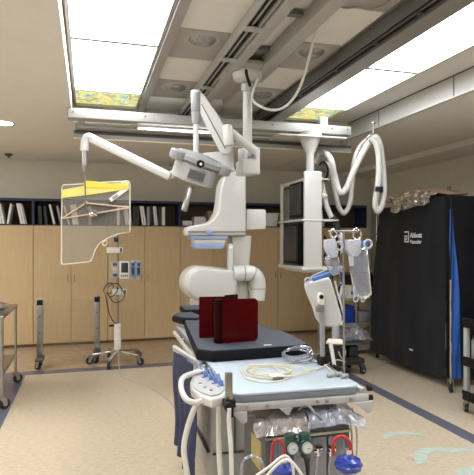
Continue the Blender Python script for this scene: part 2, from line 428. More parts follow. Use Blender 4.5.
def dome(x, y, label):
    e = empty('ceiling_spotlight', (x, y, HW), label, 'ceiling light', 'round recessed dome lights')
    MB().lathe([(.135, .012), (.14, 0), (.13, -.006), (.11, -.008), (.10, -.004), (.10, .01)], (x, y, HW - .012)).build('rim', 'pale_grey', e)
    MB().lathe([(.10, 0), (.085, -.022), (.05, -.036), (0, -.042)], (x, y, HW - .014)).build('dome', 'lens_glass', e)
    MB().cyl((x, y, HW - .05), (x, y, HW - .02), .045, .05).build('lamp', 'pale_grey', e)
dome(.81, 3.74, 'round glass dome light in dark tile near the top of the left light row')
dome(.81, 4.95, 'round glass dome light left of the twin rails, behind the top of the lamp arm')
dome(1.68, 3.74, 'round glass dome light in dark tile crossed by the hanging white cable')
dome(1.68, 4.95, 'round glass dome light just right of the pendant post top')
# recessed downlight on the far left ceiling
def downlight(p, label):
    e = empty('downlight', p, label, 'ceiling light')
    x, y, z0 = p
    MB().lathe([(.10, .0), (.125, -.004), (.13, 0.0), (.12, .004)], (x, y, z0 - .002)).build('rim', 'white_enamel', e)
    MB().cyl((x, y, z0 - .006), (x, y, z0 + .0), .10).build('lens', 'spot_light', e)
p = (-0.893, 6.165, 2.900); downlight((p[0], p[1], 2.9), 'oval glowing downlight in the plain ceiling at the far left')
p = (-1.126, 9.004, 2.900)
s_ = MB().cyl((p[0], 8.3, 2.87), (p[0], 8.3, 2.9), .04, .06); s_.cyl((p[0], 8.3, 2.84), (p[0], 8.3, 2.87), .015)
solo(s_, 'sprinkler', 'dark_grey', 'small dark ceiling sprinkler near the back wall at far left', 'sprinkler')

# cross beams
e = empty('cross_beam', (1.3, 5.25, 2.8), 'long white beam across the ceiling holding the monitor rack', 'ceiling beam')
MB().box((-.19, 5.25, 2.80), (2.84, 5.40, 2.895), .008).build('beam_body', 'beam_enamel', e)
for x in (-.14, .55, 1.2, 1.9, 2.6, 2.79): MB().cyl((x, 5.242, 2.855), (x, 5.256, 2.855), .008).build('screw', 'dark_grey', e)
MB().box((-.12, 5.42, 2.745), (2.60, 5.9, 2.76)).box((-.12, 5.48, 2.765), (2.6, 5.50, 2.79)).build('back_rail', 'beam_enamel', e)
for x in (2.5,): MB().box((x, 5.33, 2.893), (x + .09, 5.39, 3.0), .004).build('mounting_block', 'beam_enamel', e)
e = empty('carriage_beam', (1.3, 5.7, 2.66), 'lower grey carriage beam with dark slot behind the long white beam', 'ceiling beam')
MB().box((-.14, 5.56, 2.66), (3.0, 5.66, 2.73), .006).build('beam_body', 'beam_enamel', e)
MB().box((-.14, 5.55, 2.71), (3.0, 5.558, 2.74)).build('slot', 'dark_grey', e)
MB().box((-.14, 5.54, 2.655), (3.0, 5.66, 2.665)).build('edge_strip', 'linen_cream', e)
for x in (-.1, 1.4, 2.9): MB().box((x, 5.58, 2.725), (x + .07, 5.64, 2.9)).build('hanger', 'mid_grey', e)
e = empty('reflection_strip', (.95, 5.47, 2.76), 'thin glowing strip standing in for a ceiling light reflection just under the long white beam', 'reflection strip')  # glowing strip added in place of a ceiling-light reflection; housing and tube made up
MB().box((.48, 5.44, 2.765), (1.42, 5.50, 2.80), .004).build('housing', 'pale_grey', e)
MB().box((.50, 5.425, 2.762), (1.40, 5.442, 2.778)).build('tube', 'reflection_strip', e)

# ================================================================ CABINETS along the back wall
YC = 8.44
def cabinet(x0, x1, label):
    e = empty('tall_cabinet', ((x0 + x1) / 2, YC + .2, 0), label, 'cabinet', None)
    MB().box((x0 + .002, YC + .02, .045), (x1 - .002, YB - .01, 1.855)).build('body', 'wood_edge', e)
    MB().box((x0 + .002, YC + .07, 0), (x1 - .002, YC + .09, .045)).build('toe_kick', 'cardboard', e)
    xm = (x0 + x1) / 2
    for a, b, s in ((x0 + .004, xm - .003, 1), (xm + .003, x1 - .004, -1)):
        d = MB().box((a, YC, .05), (b, YC + .019, 1.85), .002, 1).build('door', 'wood_door', e)
        hx = xm - s * .05
        MB().tube([(hx, YC, .98), (hx, YC - .028, .985), (hx, YC - .03, 1.03), (hx, YC - .028, 1.075), (hx, YC, 1.08)], .005, 4, 6).build('handle', 'mid_grey', d)
bx = [-3.1, -1.95, -.80, .30, 1.45, 2.58, 3.72, 4.87]
names = ['off to the far left', 'behind the steel trolley at far left', 'behind the two steel posts of the floor screen', 'behind the infusion pump stand', 'left of the imaging arm, partly behind it', 'right of the imaging arm, under the lower monitor', 'behind the hanging drip bags']
for i in range(7): cabinet(bx[i], bx[i + 1], 'tall pale wooden two-door cabinet ' + names[i])
def shelf_unit(x0, x1, label):
    e = empty('open_shelf', ((x0 + x1) / 2, YC + .2, 1.857), label, 'shelf')
    MB().box((x0, YC - .0, 1.857), (x1, YB - .01, 1.868)).build('bottom_board', 'navy', e)
    MB().box((x0, YC - .01, 2.225), (x1, YB - .01, 2.262)).build('top_board', 'navy', e)
    for x in (x0, x1 - .018):
        MB().box((x, YC - .005, 1.868), (x + .018, YB - .02, 2.225)).build('side_board', 'navy', e)
    MB().box((x0 + .018, YB - .03, 1.868), (x1 - .018, YB - .02, 2.225)).build('back_board', 'shelf_inside', e)
snames = ['at the far left, out of sight', 'at the left edge of the photo', 'behind the clear hanging shield', 'right of the clear hanging shield', 'behind the imaging arm top', 'left of the monitor rack', 'behind the drip bags']
for i in range(7): shelf_unit(bx[i], bx[i + 1], 'navy open shelf above the tall cabinets, ' + snames[i])
def binder(x, w, h, lean, m, label, group, y=8.46, d=.26, name='ring_binder', cat='binder'):
    hh = h * math.cos(lean)
    L = Matrix.Translation((x, y, 1.869 + abs(math.sin(lean)) * (w if lean > 0 else 0))) @ Matrix.Rotation(lean, 4, 'Y')
    b = MB(); b.M = L
    b.box((0, 0, 0), (w, d, h), .002, 1)
    if name == 'ring_binder': b.cyl((w / 2, -.001, h * .2), (w / 2, .004, h * .2), w * .3)
    return solo(b, name, m, label, cat, group)
def fill(x, specs, where):
    prev = None
    for (dx, w, h, lean, m) in specs:
        if prev is None: x += dx
        elif abs(prev[2] - lean) < 1e-6: x = prev[0] + prev[1] / math.cos(lean) + .004
        else: x = prev[3] + .004 - min(0, h * math.sin(lean)) + dx * .3
        nm, cat = (('ring_binder', 'binder') if w > .022 else ('paper_folder', 'folder'))
        col = {'binder_white': 'white', 'binder_black': 'black', 'binder_grey': 'grey', 'yellow': 'yellow'}[m]
        sz = 'leaning ' if abs(lean) > .02 else 'upright '
        binder(x, w, h, lean, m, sz + col + ' ' + nm.replace('_', ' ') + ' on the open shelf ' + where, sz + col + ' ' + nm.replace('_', ' ') + 's ' + where, name=nm, cat=cat)
        px_e = x + w * math.cos(lean) + max(0, h * math.sin(lean)); prev = (x, w, lean, px_e)
W_, B_, G_ = 'binder_white', 'binder_black', 'binder_grey'
fill(-1.44, [(0, .02, .30, .22, G_), (.10, .03, .31, -.18, W_), (.01, .03, .31, -.18, W_), (.07, .03, .31, .16, W_)], 'at the left edge of the photo')
fill(-.98, [(0, .035, .32, -.2, W_), (.012, .028, .32, -.2, W_), (.012, .02, .30, -.2, G_)], 'just left of the first navy divider')
fill(-.72, [(0, .05, .28, -.06, B_), (.02, .04, .28, -.1, B_), (.03, .03, .31, -.22, W_), (.02, .03, .29, -.2, G_), (.05, .02, .30, -.24, W_), (.02, .05, .31, -.12, W_), (.015, .03, .31, -.12, W_), (.1, .04, .3, 0, B_)], 'seen left of and through the clear shield')
fill(-.05, [(0, .05, .3, 0, B_), (.003, .05, .3, 0, G_)], 'hidden by the clear shield')
fill(.40, [(0, .04, .30, 0, B_), (.003, .04, .30, 0, W_), (.003, .04, .30, 0, B_), (.02, .03, .31, -.12, W_), (.008, .03, .31, -.12, W_), (.008, .04, .31, -.12, G_), (.02, .045, .30, 0, B_), (.003, .045, .3, 0, B_),
            (.015, .03, .31, -.15, W_), (.01, .03, .31, -.15, W_), (.02, .04, .3, 0, G_), (.003, .04, .3, 0, B_), (.01, .03, .31, -.1, W_), (.01, .02, .31, -.1, W_), (.02, .05, .30, 0, B_), (.003, .05, .30, 0, W_)], 'between the clear shield and the exam lamp')
# paper stacks and boxes behind the lamp handle
def stack(x0, x1, z0, z1, m, label, nm='paper_stack', cat='papers', y=8.47, group=None):
    b = MB(); 
    if nm == 'paper_stack':
        k = max(2, int((z1 - z0) / .012))
        for i in range(k):
            o_ = random.uniform(-.006, .006); zz = z0 + (z1 - z0) * i / k
            b.box((x0 + o_, y + abs(o_), zz), (x1 + o_, y + .28, zz + (z1 - z0) / k * .93))
    else: b.box((x0, y, z0), (x1, y + .3, z1), .004, 1)
    return solo(b, nm, m, label, cat, group)
stack(1.50, 1.66, 1.87, 1.95, 'paper', 'short stack of white paper on the shelf left of the lamp handle')
stack(1.69, 1.90, 1.87, 1.93, 'paper', 'stack of white paper on the shelf right below the lamp, bottom one')
stack(1.70, 1.89, 1.931, 1.99, 'paper', 'stack of white paper lying on a lower stack behind the lamp handle')
stack(1.70, 1.88, 1.991, 2.02, 'paper', 'thin stack of white paper on top of two others behind the lamp handle')
stack(1.93, 2.50, 1.87, 2.12, 'cardboard', 'wide brown cardboard box on the shelf behind the imaging arm', 'cardboard_box', 'box')
stack(2.66, 2.86, 1.87, 2.08, 'cardboard', 'brown cardboard box on the shelf between imaging arm and monitor rack', 'cardboard_box', 'box')
e = empty('storage_tub', (3.05, 8.6, 1.869), 'white plastic tub with lid on the shelf left of the monitor rack', 'tub')
MB().prism([(2.93, 8.46, 1.869), (3.14, 8.46, 1.869), (3.17, 8.46, 2.08), (2.90, 8.46, 2.08)], (0, .25, 0), .004).build('tub_body', 'binder_white', e)
MB().box((2.89, 8.45, 2.08), (3.18, 8.72, 2.10), .004).build('lid', 'paper', e)
fill(3.2, [(.02, .09, .24, 0, 'yellow'), (.01, .05, .3, 0, B_), (.003, .05, .3, 0, B_)], 'beside the monitor rack')
fill(3.85, [(0, .05, .3, 0, B_), (.003, .05, .3, 0, G_), (.03, .04, .3, -.12, W_), (.02, .05, .28, 0, B_)], 'behind the white cable loops')

# ================================================================ CEILING PENDANT with lamp and shield arms
e = empty('ceiling_pendant', (1.265, 4.10, 3.0), 'white ceiling post with round flange and swivel hub carrying the lamp and shield arms', 'ceiling mount')
px_, py_ = 1.265, 4.10
MB().lathe([(0, .06), (.125, .06), (.125, .03), (.11, -.005), (.06, -.025), (0, -.025)], (px_, py_, 2.94), seg=36).build('flange', 'white_enamel', e)
MB().box((px_ - .19, py_ - .22, 2.995), (px_ + .20, py_ + .22, 3.03), .006).build('mounting_plate', 'tile_dark', e)
b = MB().cyl((px_, py_, 2.30), (px_, py_, 2.90), .038, seg=24); b.cyl((px_, py_, 2.84), (px_, py_, 2.90), .052, seg=24); b.build('post', 'cream_enamel', e)
h = MB(); h.box((px_ - .075, py_ - .10, 2.15), (px_ + .08, py_ + .10, 2.27), .015, 3)
h.box((px_ + .045, py_ - .09, 2.15), (px_ + .082, py_ + .09, 2.37), .01); h.build('hub', 'white_enamel', e)
b = MB().cyl((px_ - .045, py_ - .02, 2.26), (px_ - .045, py_ - .02, 2.36), .040, seg=24, bev=.008); b.build('swivel', 'white_enamel', e)
# short upper link
b = MB(); b.tube([(1.011, 3.746, 2.428), (1.095, 3.795, 2.390), (1.247, 3.845, 2.307)], .034, 6, 12); b.build('link_arm', 'white_enamel', e)
b = MB().cyl((0.997, 3.750, 2.473), (1.011, 3.746, 2.316), .038, seg=24, bev=.015); b.build('elbow', 'white_enamel', e)
# horizontal extension arm to the left
b = MB(); b.prism([(0.904, 4.162, 2.327), (1.112, 3.998, 2.334), (1.128, 3.994, 2.167), (0.904, 4.162, 2.270)], (.0, .09, 0), .008); b.build('extension_arm', 'white_enamel', e)

lm = empty('exam_lamp', (0.799, 3.932, 2.754), 'grey round exam lamp head hanging tilted from a white folding arm', 'lamp')
def bar(mb, p0, p1, w, h_, bev=.01):
    p0 = Vector(p0); p1 = Vector(p1); d = (p1 - p0); L = d.length; d.normalize()
    sd = d.cross(Vector((0, 0, 1))).normalized(); up = sd.cross(d)
    M = frame(p0, d, sd, up); o = mb.M; 
    b = MB(M); b.box((0, -w / 2, -h_ / 2), (L, w / 2, h_ / 2), bev)
    me = bpy.data.meshes.new('t'); b.bm.to_mesh(me); mb.bm.from_mesh(me); bpy.data.meshes.remove(me); b.bm.free(); return mb
b = MB().prism([(0.809, 3.908, 2.748), (0.846, 3.898, 2.740), (0.969, 3.883, 2.569), (1.072, 3.854, 2.362), (1.065, 3.856, 2.308), (1.043, 3.862, 2.277), (0.991, 3.877, 2.277), (0.969, 3.883, 2.308), (0.817, 3.906, 2.595)], (.02, .065, 0), .010, 3); b.build('spring_arm', 'white_enamel', lm)
b = MB().prism([(0.830, 3.897, 2.655), (0.838, 3.895, 2.655), (1.019, 3.864, 2.322), (1.012, 3.866, 2.314)], (0, .004, 0)); b.build('arm_groove', 'mid_grey', lm)
b = MB(); b.cyl((0.799, 3.932, 2.754), (0.799, 3.932, 2.600), .040, seg=24, bev=.008); b.cyl((0.799, 3.932, 2.600), (0.799, 3.932, 2.508), .037, .030, seg=24); b.build('joint_sleeve', 'grey_plastic', lm)
MB().cyl((0.799, 3.932, 2.762), (0.799, 3.932, 2.738), .041, seg=24, bev=.005).build('sleeve_cap', 'white_enamel', lm)
MB().cyl((0.799, 3.932, 2.515), (0.799, 3.932, 2.285), .022, seg=20).build('drop_tube', 'white_enamel', lm)
# head: axis leans to the right at the top
ax = Vector((.30, -.30, 1)).normalized(); ex = Vector((1, .0, -.30)).normalized(); ey = ax.cross(ex).normalized(); ex = ey.cross(ax)
HM = frame((0.791, 3.934, 2.146), ex, ey, ax)
b = MB(HM); b.lathe([(0, -.085), (.150, -.085), (.165, -.075), (.172, .05), (.165, .06), (0, .06)], seg=40); b.build('housing', 'pale_grey', lm)
b = MB(HM); b.lathe([(0, .06), (.185, .06), (.20, .072), (.20, .10), (.17, .125), (.06, .14), (0, .14)], seg=40); b.build('top_cover', 'grey_plastic', lm)
for dx, dy in ((-.175, -.10), (.19, -.07), (-.05, .19)):
    b = MB(HM @ Matrix.Translation((dx, dy, .085))); b.lathe([(0, -.035), (.055, -.035), (.062, -.02), (.062, .025), (.05, .035), (0, .035)], seg=24)
    g = b.build('side_pod', 'grey_plastic', lm)
    b = MB(HM @ Matrix.Translation((dx, dy, .085))); b.lathe([(0, -.043), (.046, -.040), (.046, -.03), (0, -.03)], seg=20); b.build('pod_lens', 'paper', g)
b = MB(HM); b.box((-.065, -.178, -.045), (.055, -.155, .02), .004); b.build('display', 'lcd', lm)
b = MB(HM); b.box((-.072, -.174, -.052), (.062, -.150, .027), .004); b.build('display_frame', 'grey_plastic', lm)
b = MB(HM); b.cyl((-.01, -.222, .082), (-.01, -.19, .082), .028, seg=20); k = b.build('knob', 'black', lm)
b = MB(HM); b.cyl((-.01, -.226, .082), (-.01, -.221, .082), .010, seg=12); b.build('knob_cap', 'paper', k)
b = MB(); b.cyl((0.748, 3.874, 2.023), (0.692, 3.859, 1.833), .024, seg=16, bev=.004); hd = b.build('handle', 'steel', lm)
b = MB(); b.cyl((0.748, 3.874, 2.023), (0.734, 3.878, 1.970), .012, seg=16); b.cyl((0.725, 3.871, 1.947), (0.722, 3.871, 1.939), .019, seg=16); b.build('handle_collar', 'steel', hd)

# hanging lead-acrylic shield
sh = empty('hanging_shield', (0.000, 4.473, 2.468), 'clear acrylic shield with yellow tape hanging from a long white arm', 'shield')
b = MB(); bar(b, (0.016, 4.468, 2.460), (0.652, 4.234, 2.131), .06, .075, .02); bar(b, (0.639, 4.259, 2.142), (0.931, 4.175, 2.290), .05, .06, .01); b.build('long_arm', 'white_enamel', sh)
b = MB(); b.tube([(0.048, 4.459, 2.452), (0.000, 4.473, 2.468), (-0.024, 4.480, 2.427), (-0.028, 4.481, 2.353)], .034, 6, 14); b.build('elbow', 'white_enamel', sh)
b = MB(); b.cyl((-0.028, 4.481, 2.361), (-0.024, 4.480, 2.228), .020, seg=16); b.cyl((-0.024, 4.480, 2.237), (-0.024, 4.480, 2.179), .022, .014, seg=16); b.build('sleeve', 'steel', sh)
b = MB(); b.cyl((-0.024, 4.480, 2.195), (-0.020, 4.479, 1.923), .006, seg=10); b.tube([(-0.020, 4.479, 1.923), (-0.012, 4.497, 1.882), (0.032, 4.516, 1.843)], .006, 4, 8); b.build('hanging_rod', 'mid_grey', sh)
b = MB(); b.tube([(0.016, 4.510, 1.859), (0.073, 4.515, 1.826)], .022, 3, 12); b.ball((0.032, 4.516, 1.834), .028); b.build('clamp', 'chrome', sh)
out = [(-0.211, 4.638, 2.057), (-0.207, 4.636, 2.074), (-0.195, 4.633, 2.082), (0.325, 4.484, 2.116), (0.338, 4.480, 2.108), (0.342, 4.479, 2.091), (0.342, 4.479, 1.685), (0.244, 4.507, 1.668), (0.163, 4.530, 1.634), (0.098, 4.549, 1.592), (0.057, 4.561, 1.532), (0.041, 4.565, 1.473), (0.024, 4.570, 1.439), (0.000, 4.577, 1.431), (-0.195, 4.633, 1.410), (-0.211, 4.638, 1.414), (-0.217, 4.639, 1.431)]
thk = Vector((.2756, .961, 0)) * .010
b = MB().prism(out, thk); pl = b.build('acrylic_panel', 'acrylic', sh, 20)
b = MB(); b.tube(out + [out[0]], .0055, 1, 6, smooth=False); b.build('panel_edge', 'linen_cream', pl)
tw = Vector((.2756, .961, 0)) * -.004
b = MB().prism([(-0.211, 4.622, 2.038), (0.000, 4.561, 2.081), (0.332, 4.466, 2.102), (0.332, 4.466, 2.047), (0.000, 4.561, 1.996), (-0.211, 4.622, 1.971)], tw); b.build('yellow_tape', 'yellow_tape', sh)
b = MB().prism([(-0.032, 4.566, 2.114), (0.000, 4.556, 2.118), (0.324, 4.463, 2.072), (0.324, 4.463, 2.046), (0.000, 4.556, 2.059), (-0.032, 4.566, 2.055)], tw); b.build('yellow_tape', 'yellow', sh)
for a_, c_ in (((-0.203, 4.625, 1.803), (-0.016, 4.571, 1.929)), ((-0.016, 4.571, 1.929), (0.333, 4.471, 1.891)), ((-0.203, 4.620, 1.798), (0.332, 4.466, 1.887))):
    MB().cyl(a_, c_, .0075, seg=8).build('brace_rod', 'tan_rod', sh)
MB().ball((-0.016, 4.566, 1.929), .018).build('rod_joint', 'tan_rod', sh)
lb = [(0.170, 4.513, 1.967), (0.312, 4.472, 2.072), (0.332, 4.466, 2.047), (0.191, 4.507, 1.937)]
b = MB().prism(lb, tw); st = b.build('label_tag', 'paper', sh)
b = MB().prism([(0.194, 4.501, 1.975), (0.235, 4.489, 2.004), (0.247, 4.485, 1.987), (0.206, 4.497, 1.958)], tw * .5); b.build('label_print', 'grey_plastic', st)
MB().prism([(0.268, 4.485, 2.106), (0.332, 4.466, 2.110), (0.332, 4.466, 2.089), (0.268, 4.485, 2.085)], tw).build('corner_tag', 'paper', sh)
b = MB(); b.tube([(0.154, 4.522, 1.613), (0.130, 4.529, 1.608), (0.118, 4.533, 1.587), (0.130, 4.529, 1.570), (0.154, 4.522, 1.583), (0.154, 4.522, 1.613)], .004, 5, 6); b.build('finger_ring', 'linen_cream', sh)

# ceiling cables near the flange
b = MB(); b.tube([(1.33, 4.02, 2.93), (1.289, 4.052, 2.777), (1.351, 3.982, 2.690), (1.444, 3.955, 2.666), (1.519, 3.882, 2.685), (1.584, 3.811, 2.775), (1.605, 3.701, 2.900), (1.547, 3.426, 3.031), (1.486, 3.163, 3.086), (1.458, 3.015, 3.098)], .011, 8, 8)
solo(b, 'ceiling_cable', 'cable_white', 'white cable hanging in a loop from the round ceiling flange', 'cable')
b = MB(); b.tube([(1.183, 3.874, 2.940), (1.190, 3.872, 2.893), (1.228, 3.913, 2.830)], .013, 5, 8)
solo(b, 'cable_stub', 'black', 'short black cable entering the round ceiling flange', 'cable')
b = MB(); b.tube([(1.467, 2.992, 3.101), (1.568, 2.984, 3.085), (1.622, 2.916, 3.066), (1.733, 2.936, 3.072), (1.775, 2.820, 3.071), (1.794, 2.763, 3.090)], .006, 8, 6)
solo(b, 'ceiling_wire', 'cable_grey', 'thin wire sagging across the ceiling at the top of the photo', 'cable')

# ================================================================ C-ARM (imaging arm)
ca = empty('imaging_arm', (1.45, 5.15, 0), 'large white x-ray imaging arm with blue-edged detector behind the table', 'imaging machine')
D = Vector((0, .24, 0))
b = MB().prism([(1.512, 4.950, 2.317), (1.408, 4.950, 2.308), (1.336, 4.950, 2.280), (1.285, 4.950, 2.229), (1.255, 4.950, 2.140), (1.245, 4.950, 2.012), (1.225, 4.950, 1.894), (1.174, 4.950, 1.815), (1.104, 4.950, 1.780), (0.976, 4.950, 1.760), (0.927, 4.950, 1.735), (0.917, 4.950, 1.706), (0.927, 4.950, 1.663), (1.517, 4.950, 1.665)], D, .025, 4)
b.build('upper_arm', 'white_enamel', ca, 50)
b = MB().prism([(1.532, 5.000, 1.932), (1.729, 5.000, 1.930), (1.739, 5.000, 1.915), (1.739, 5.000, 1.742), (1.729, 5.000, 1.732), (1.532, 5.000, 1.721)], (0, .22, 0), .008); b.build('motor_box', 'white_enamel', ca)
b = MB().prism([(0.926, 4.943, 1.703), (1.515, 4.943, 1.706), (1.515, 4.943, 1.696), (0.926, 4.943, 1.693)], (0, .006, 0)); b.build('seam', 'mid_grey', ca)
b = MB(); q = (1.137, 4.940, 1.697); b.ball(q, .035, (1, .3, .75)); b.build('badge', 'blue_band', ca)
det = MB().prism([(0.960, 4.970, 1.662), (1.326, 4.970, 1.663), (1.331, 4.970, 1.649), (1.321, 4.970, 1.625), (0.970, 4.970, 1.624), (0.955, 4.970, 1.648)], (0, .20, 0), .008).build('detector', 'blue_band', ca)
MB().prism([(0.992, 4.980, 1.624), (1.314, 4.980, 1.625), (1.303, 4.980, 1.580), (1.002, 4.980, 1.581)], (0, .18, 0), .005).build('detector_core', 'white_enamel', det)
MB().prism([(0.990, 4.970, 1.581), (1.296, 4.970, 1.580), (1.301, 4.970, 1.560), (1.270, 4.970, 1.531), (1.009, 4.970, 1.532), (0.985, 4.970, 1.561)], (0, .2, 0), .008).build('detector_face', 'blue_band', det)
b = MB().prism([(1.386, 5.020, 1.665), (1.596, 5.020, 1.666), (1.586, 5.020, 1.519), (1.570, 5.020, 1.337), (1.565, 5.020, 1.014), (1.397, 5.020, 1.019), (1.392, 5.020, 1.340)], (0, .24, 0), .02, 3); b.build('column', 'cream_enamel', ca)
b = MB().prism([(1.331, 4.930, 1.571), (1.351, 4.930, 1.585), (1.372, 4.930, 1.570), (1.372, 4.930, 1.344), (1.356, 4.930, 1.030), (1.336, 4.930, 1.030), (1.331, 4.930, 1.345)], (0, .07, 0), .006); b.build('front_bracket', 'white_enamel', ca)
MB().prism([(1.335, 4.925, 1.561), (1.365, 4.925, 1.561), (1.365, 4.925, 1.536), (1.335, 4.925, 1.536)], (0, .004, 0)).build('indicator', 'paper', ca)
# lower lobe
def lobe(cx, cz, r, x1, y0, y1, dz0=0, dz1=0):
    pts = []
    for k in range(13):
        a = R(90 + 15 * k); pts.append((cx + r * math.cos(a), y0, cz + r * math.sin(a)))
    return pts + [(x1, y0, cz - r + dz0), (x1, y0, cz + r - dz1)]
q = (1.064, 4.900, 1.196)
b = MB().prism(lobe(q[0], q[2], .150, (1.404, 4.900, 1.198)[0], 4.90, 5.2, .03, .03), (0, .27, 0), .02, 3); b.build('tube_housing', 'white_enamel', ca, 50)
q = (1.057, 4.960, 1.196)
b = MB().prism(lobe(q[0], q[2], .168, (1.452, 4.960, 1.193)[0], 4.98, 5.2, .04, .04), (0, .30, 0), .03, 3); b.build('rear_housing', 'cream_enamel', ca, 50)
b = MB(); b.tube([(1.377, 4.950, 1.284), (1.512, 4.950, 1.291), (1.595, 4.950, 1.270), (1.637, 4.950, 1.189), (1.627, 4.950, 1.019)], .078, 8, 20); b.build('elbow_pipe', 'white_enamel', ca)
for a_, c_, r_ in (((1.480, 4.950, 1.292), (1.491, 4.950, 1.292), .081), ((1.574, 4.950, 1.280), (1.583, 4.950, 1.276), .082), ((1.637, 4.950, 1.139), (1.637, 4.950, 1.129), .081)): MB().cyl(a_, c_, r_, seg=24).build('pipe_joint', 'grey_plastic', ca)
for px, py in ((1, 0),):
    MB().prism([(1.359, 4.920, 1.369), (1.565, 4.920, 1.367), (1.565, 4.920, 1.352), (1.359, 4.920, 1.355)], (0, .05, 0), .004).build('joint_plate', 'cream_enamel', ca)
x0 = (0.897, 5.000, 1.036)[0]
b = MB(); b.box((1.0, 5.0, .0), (1.85, 5.6, .10), .02); b.box((1.04, 5.08, .1), (1.62, 5.5, 1.03), .05, 3); b.box((1.3, 5.05, .9), (1.68, 5.40, 1.12), .05, 3)
b.build('floor_stand', 'cream_enamel', ca)

# ================================================================ PATIENT TABLE (turned 2 degrees to the right of the room)
TM = Matrix.Translation((.645, 2.30, 0)) @ Matrix.Rotation(-R(2.0), 4, 'Z') @ Matrix.Diagonal((.965, 1, 1, 1))
tb = empty('patient_table', tuple(TM @ Vector((.33, 1.0, 0))), 'long x-ray patient table with pale blue top on a grey pedestal', 'operating table')
def T(): return MB(TM)
b = T().prism(rrect(0, 0, .665, 2.0, .05, lambda x, y: (x, y, .888)), (0, 0, .012), .004); b.build('table_top', 'slab_blue', tb)
b = T().prism(rrect(.002, .002, .663, 1.998, .05, lambda x, y: (x, y, .856)), (0, 0, .032), .004); b.build('table_edge', 'slab_edge', tb)
b = T().box((.03, .03, .835), (.635, 2.3, .855)); b.build('under_frame', 'pale_grey', tb)
b = T().box((-.03, -.012, .822), (.70, .016, .855), .004); b.build('end_rail', 'pale_grey', tb)
for x in (.06, .16, .42, .47, .60): 
    b = T().cyl((x, -.018, .838), (x, -.012, .838), .009, seg=14); b.build('screw', 'steel', tb)
b = T().box((-.045, .05, .845), (-.02, 1.95, .870), .004); b.box((-.02, .15, .85), (.0, .19, .865)); b.box((-.02, 1.6, .85), (0, 1.64, .865)); b.build('side_rail', 'white_enamel', tb)
b = T().box((.685, .05, .845), (.71, 1.95, .870), .004); b.box((.665, .15, .85), (.69, .19, .865)); b.box((.665, 1.6, .85), (.69, 1.64, .865)); b.build('side_rail', 'white_enamel', tb)
b = T().box((-.075, .25, .80), (-.05, 1.5, .83), .004); b.box((-.05, .4, .805), (.03, .44, .845)); b.build('lower_rail', 'white_enamel', tb)
for x, w_ in ((.02, .04), (.665, .05)):
    b = T().prism([(x - w_, -.02, .823), (x + w_, -.02, .823), (x + w_, -.02, .775), (x + w_ * .5, -.02, .765)], (0, .02, 0), .002); b.build('end_bracket', 'pale_grey', tb)
b = T().prism([(.22, -.02, .823), (.29, -.02, .823), (.27, -.02, .79), (.26, -.02, .79)], (0, .02, 0), .002); b.build('hook', 'beam_enamel', tb)
b = T(); b.box((.05, .80, .10), (.50, 1.5, .70), .03, 3); b.box((.10, .85, .68), (.45, 1.45, .84), .02); b.build('pedestal', 'pale_grey', tb)
b = T(); b.box((0.07, .55, 0), (.56, 1.7, .11), .03, 3); b.build('pedestal_foot', 'pale_grey', tb)
b = T(); b.box((.03, .83, .30), (.052, 1.45, .31)); b.box((.06, .785, .30), (.49, .80, .31)); b.box((.20, .785, .31), (.208, .80, .68)); b.build('pedestal_seam', 'dark_grey', tb)
b = T(); b.cyl((.715, .03, .875), (.735, .03, .875), .016, seg=14); b.cyl((.715, .02, .83), (.735, .02, .83), .014, seg=14); b.build('end_knob', 'black', tb)

# mattress
TM = Matrix.Translation((.605, 2.22, 0)) @ Matrix.Rotation(-R(2.2), 4, 'Z')
pad = empty('table_pad', tuple(TM @ Vector((.36, 1.5, .9))), 'thick black-edged grey foam pad on the far half of the patient table', 'mattress')
pts = [(-.02, .80), (.06, .72), (.62, .76), (.69, .80), (.69, 1.2), (.60, 1.62), (.57, 2.05), (.50, 2.22), (.16, 2.22), (.08, 2.05), (.045, 1.7)]
b = T().prism([(x, y, .901) for x, y in pts], (0, 0, .062), .012); b.build('pad_body', 'pad_side', pad)
b = T().prism([(x + (.33 - x) * .03, y + (1.45 - y) * .012, .963) for x, y in pts], (0, 0, .006), .003); b.build('pad_cover', 'pad_top', pad)
b = T(); b.prism([(.05, 1.95, .93), (.17, 1.90, .93), (.23, 2.05, .93), (.19, 2.32, .93), (.04, 2.28, .93), (-.01, 2.12, .93)], (0, 0, .05), .015); b.build('arm_wing', 'pad_side', pad)
b = T(); b.prism([(.06, 1.98, .981), (.17, 1.93, .981), (.22, 2.05, .981), (.18, 2.30, .981), (.05, 2.26, .981), (.005, 2.12, .981)], (0, 0, .006), .003); b.build('wing_cover', 'pad_top', pad)
b = T(); b.prism([(.12, 2.3, .95), (.46, 2.3, .95), (.46, 2.62, .95), (.12, 2.62, .95)], (0, 0, .05), .015); b.build('head_rest', 'pad_side', pad)
b = T(); b.prism([(.13, 2.31, 1.0), (.45, 2.31, 1.0), (.45, 2.61, 1.0), (.13, 2.61, 1.0)], (0, 0, .006), .003); b.build('head_rest_cover', 'pad_top', pad)
b = T(); b.prism([(.395, .80, .9635), (.44, .795, .9635), (.45, .81, .9635), (.40, .815, .9635)], (0, 0, .008), .002)
solo(b, 'paper_scrap', 'paper', 'tiny white scrap on the near edge of the grey table pad', 'scrap')

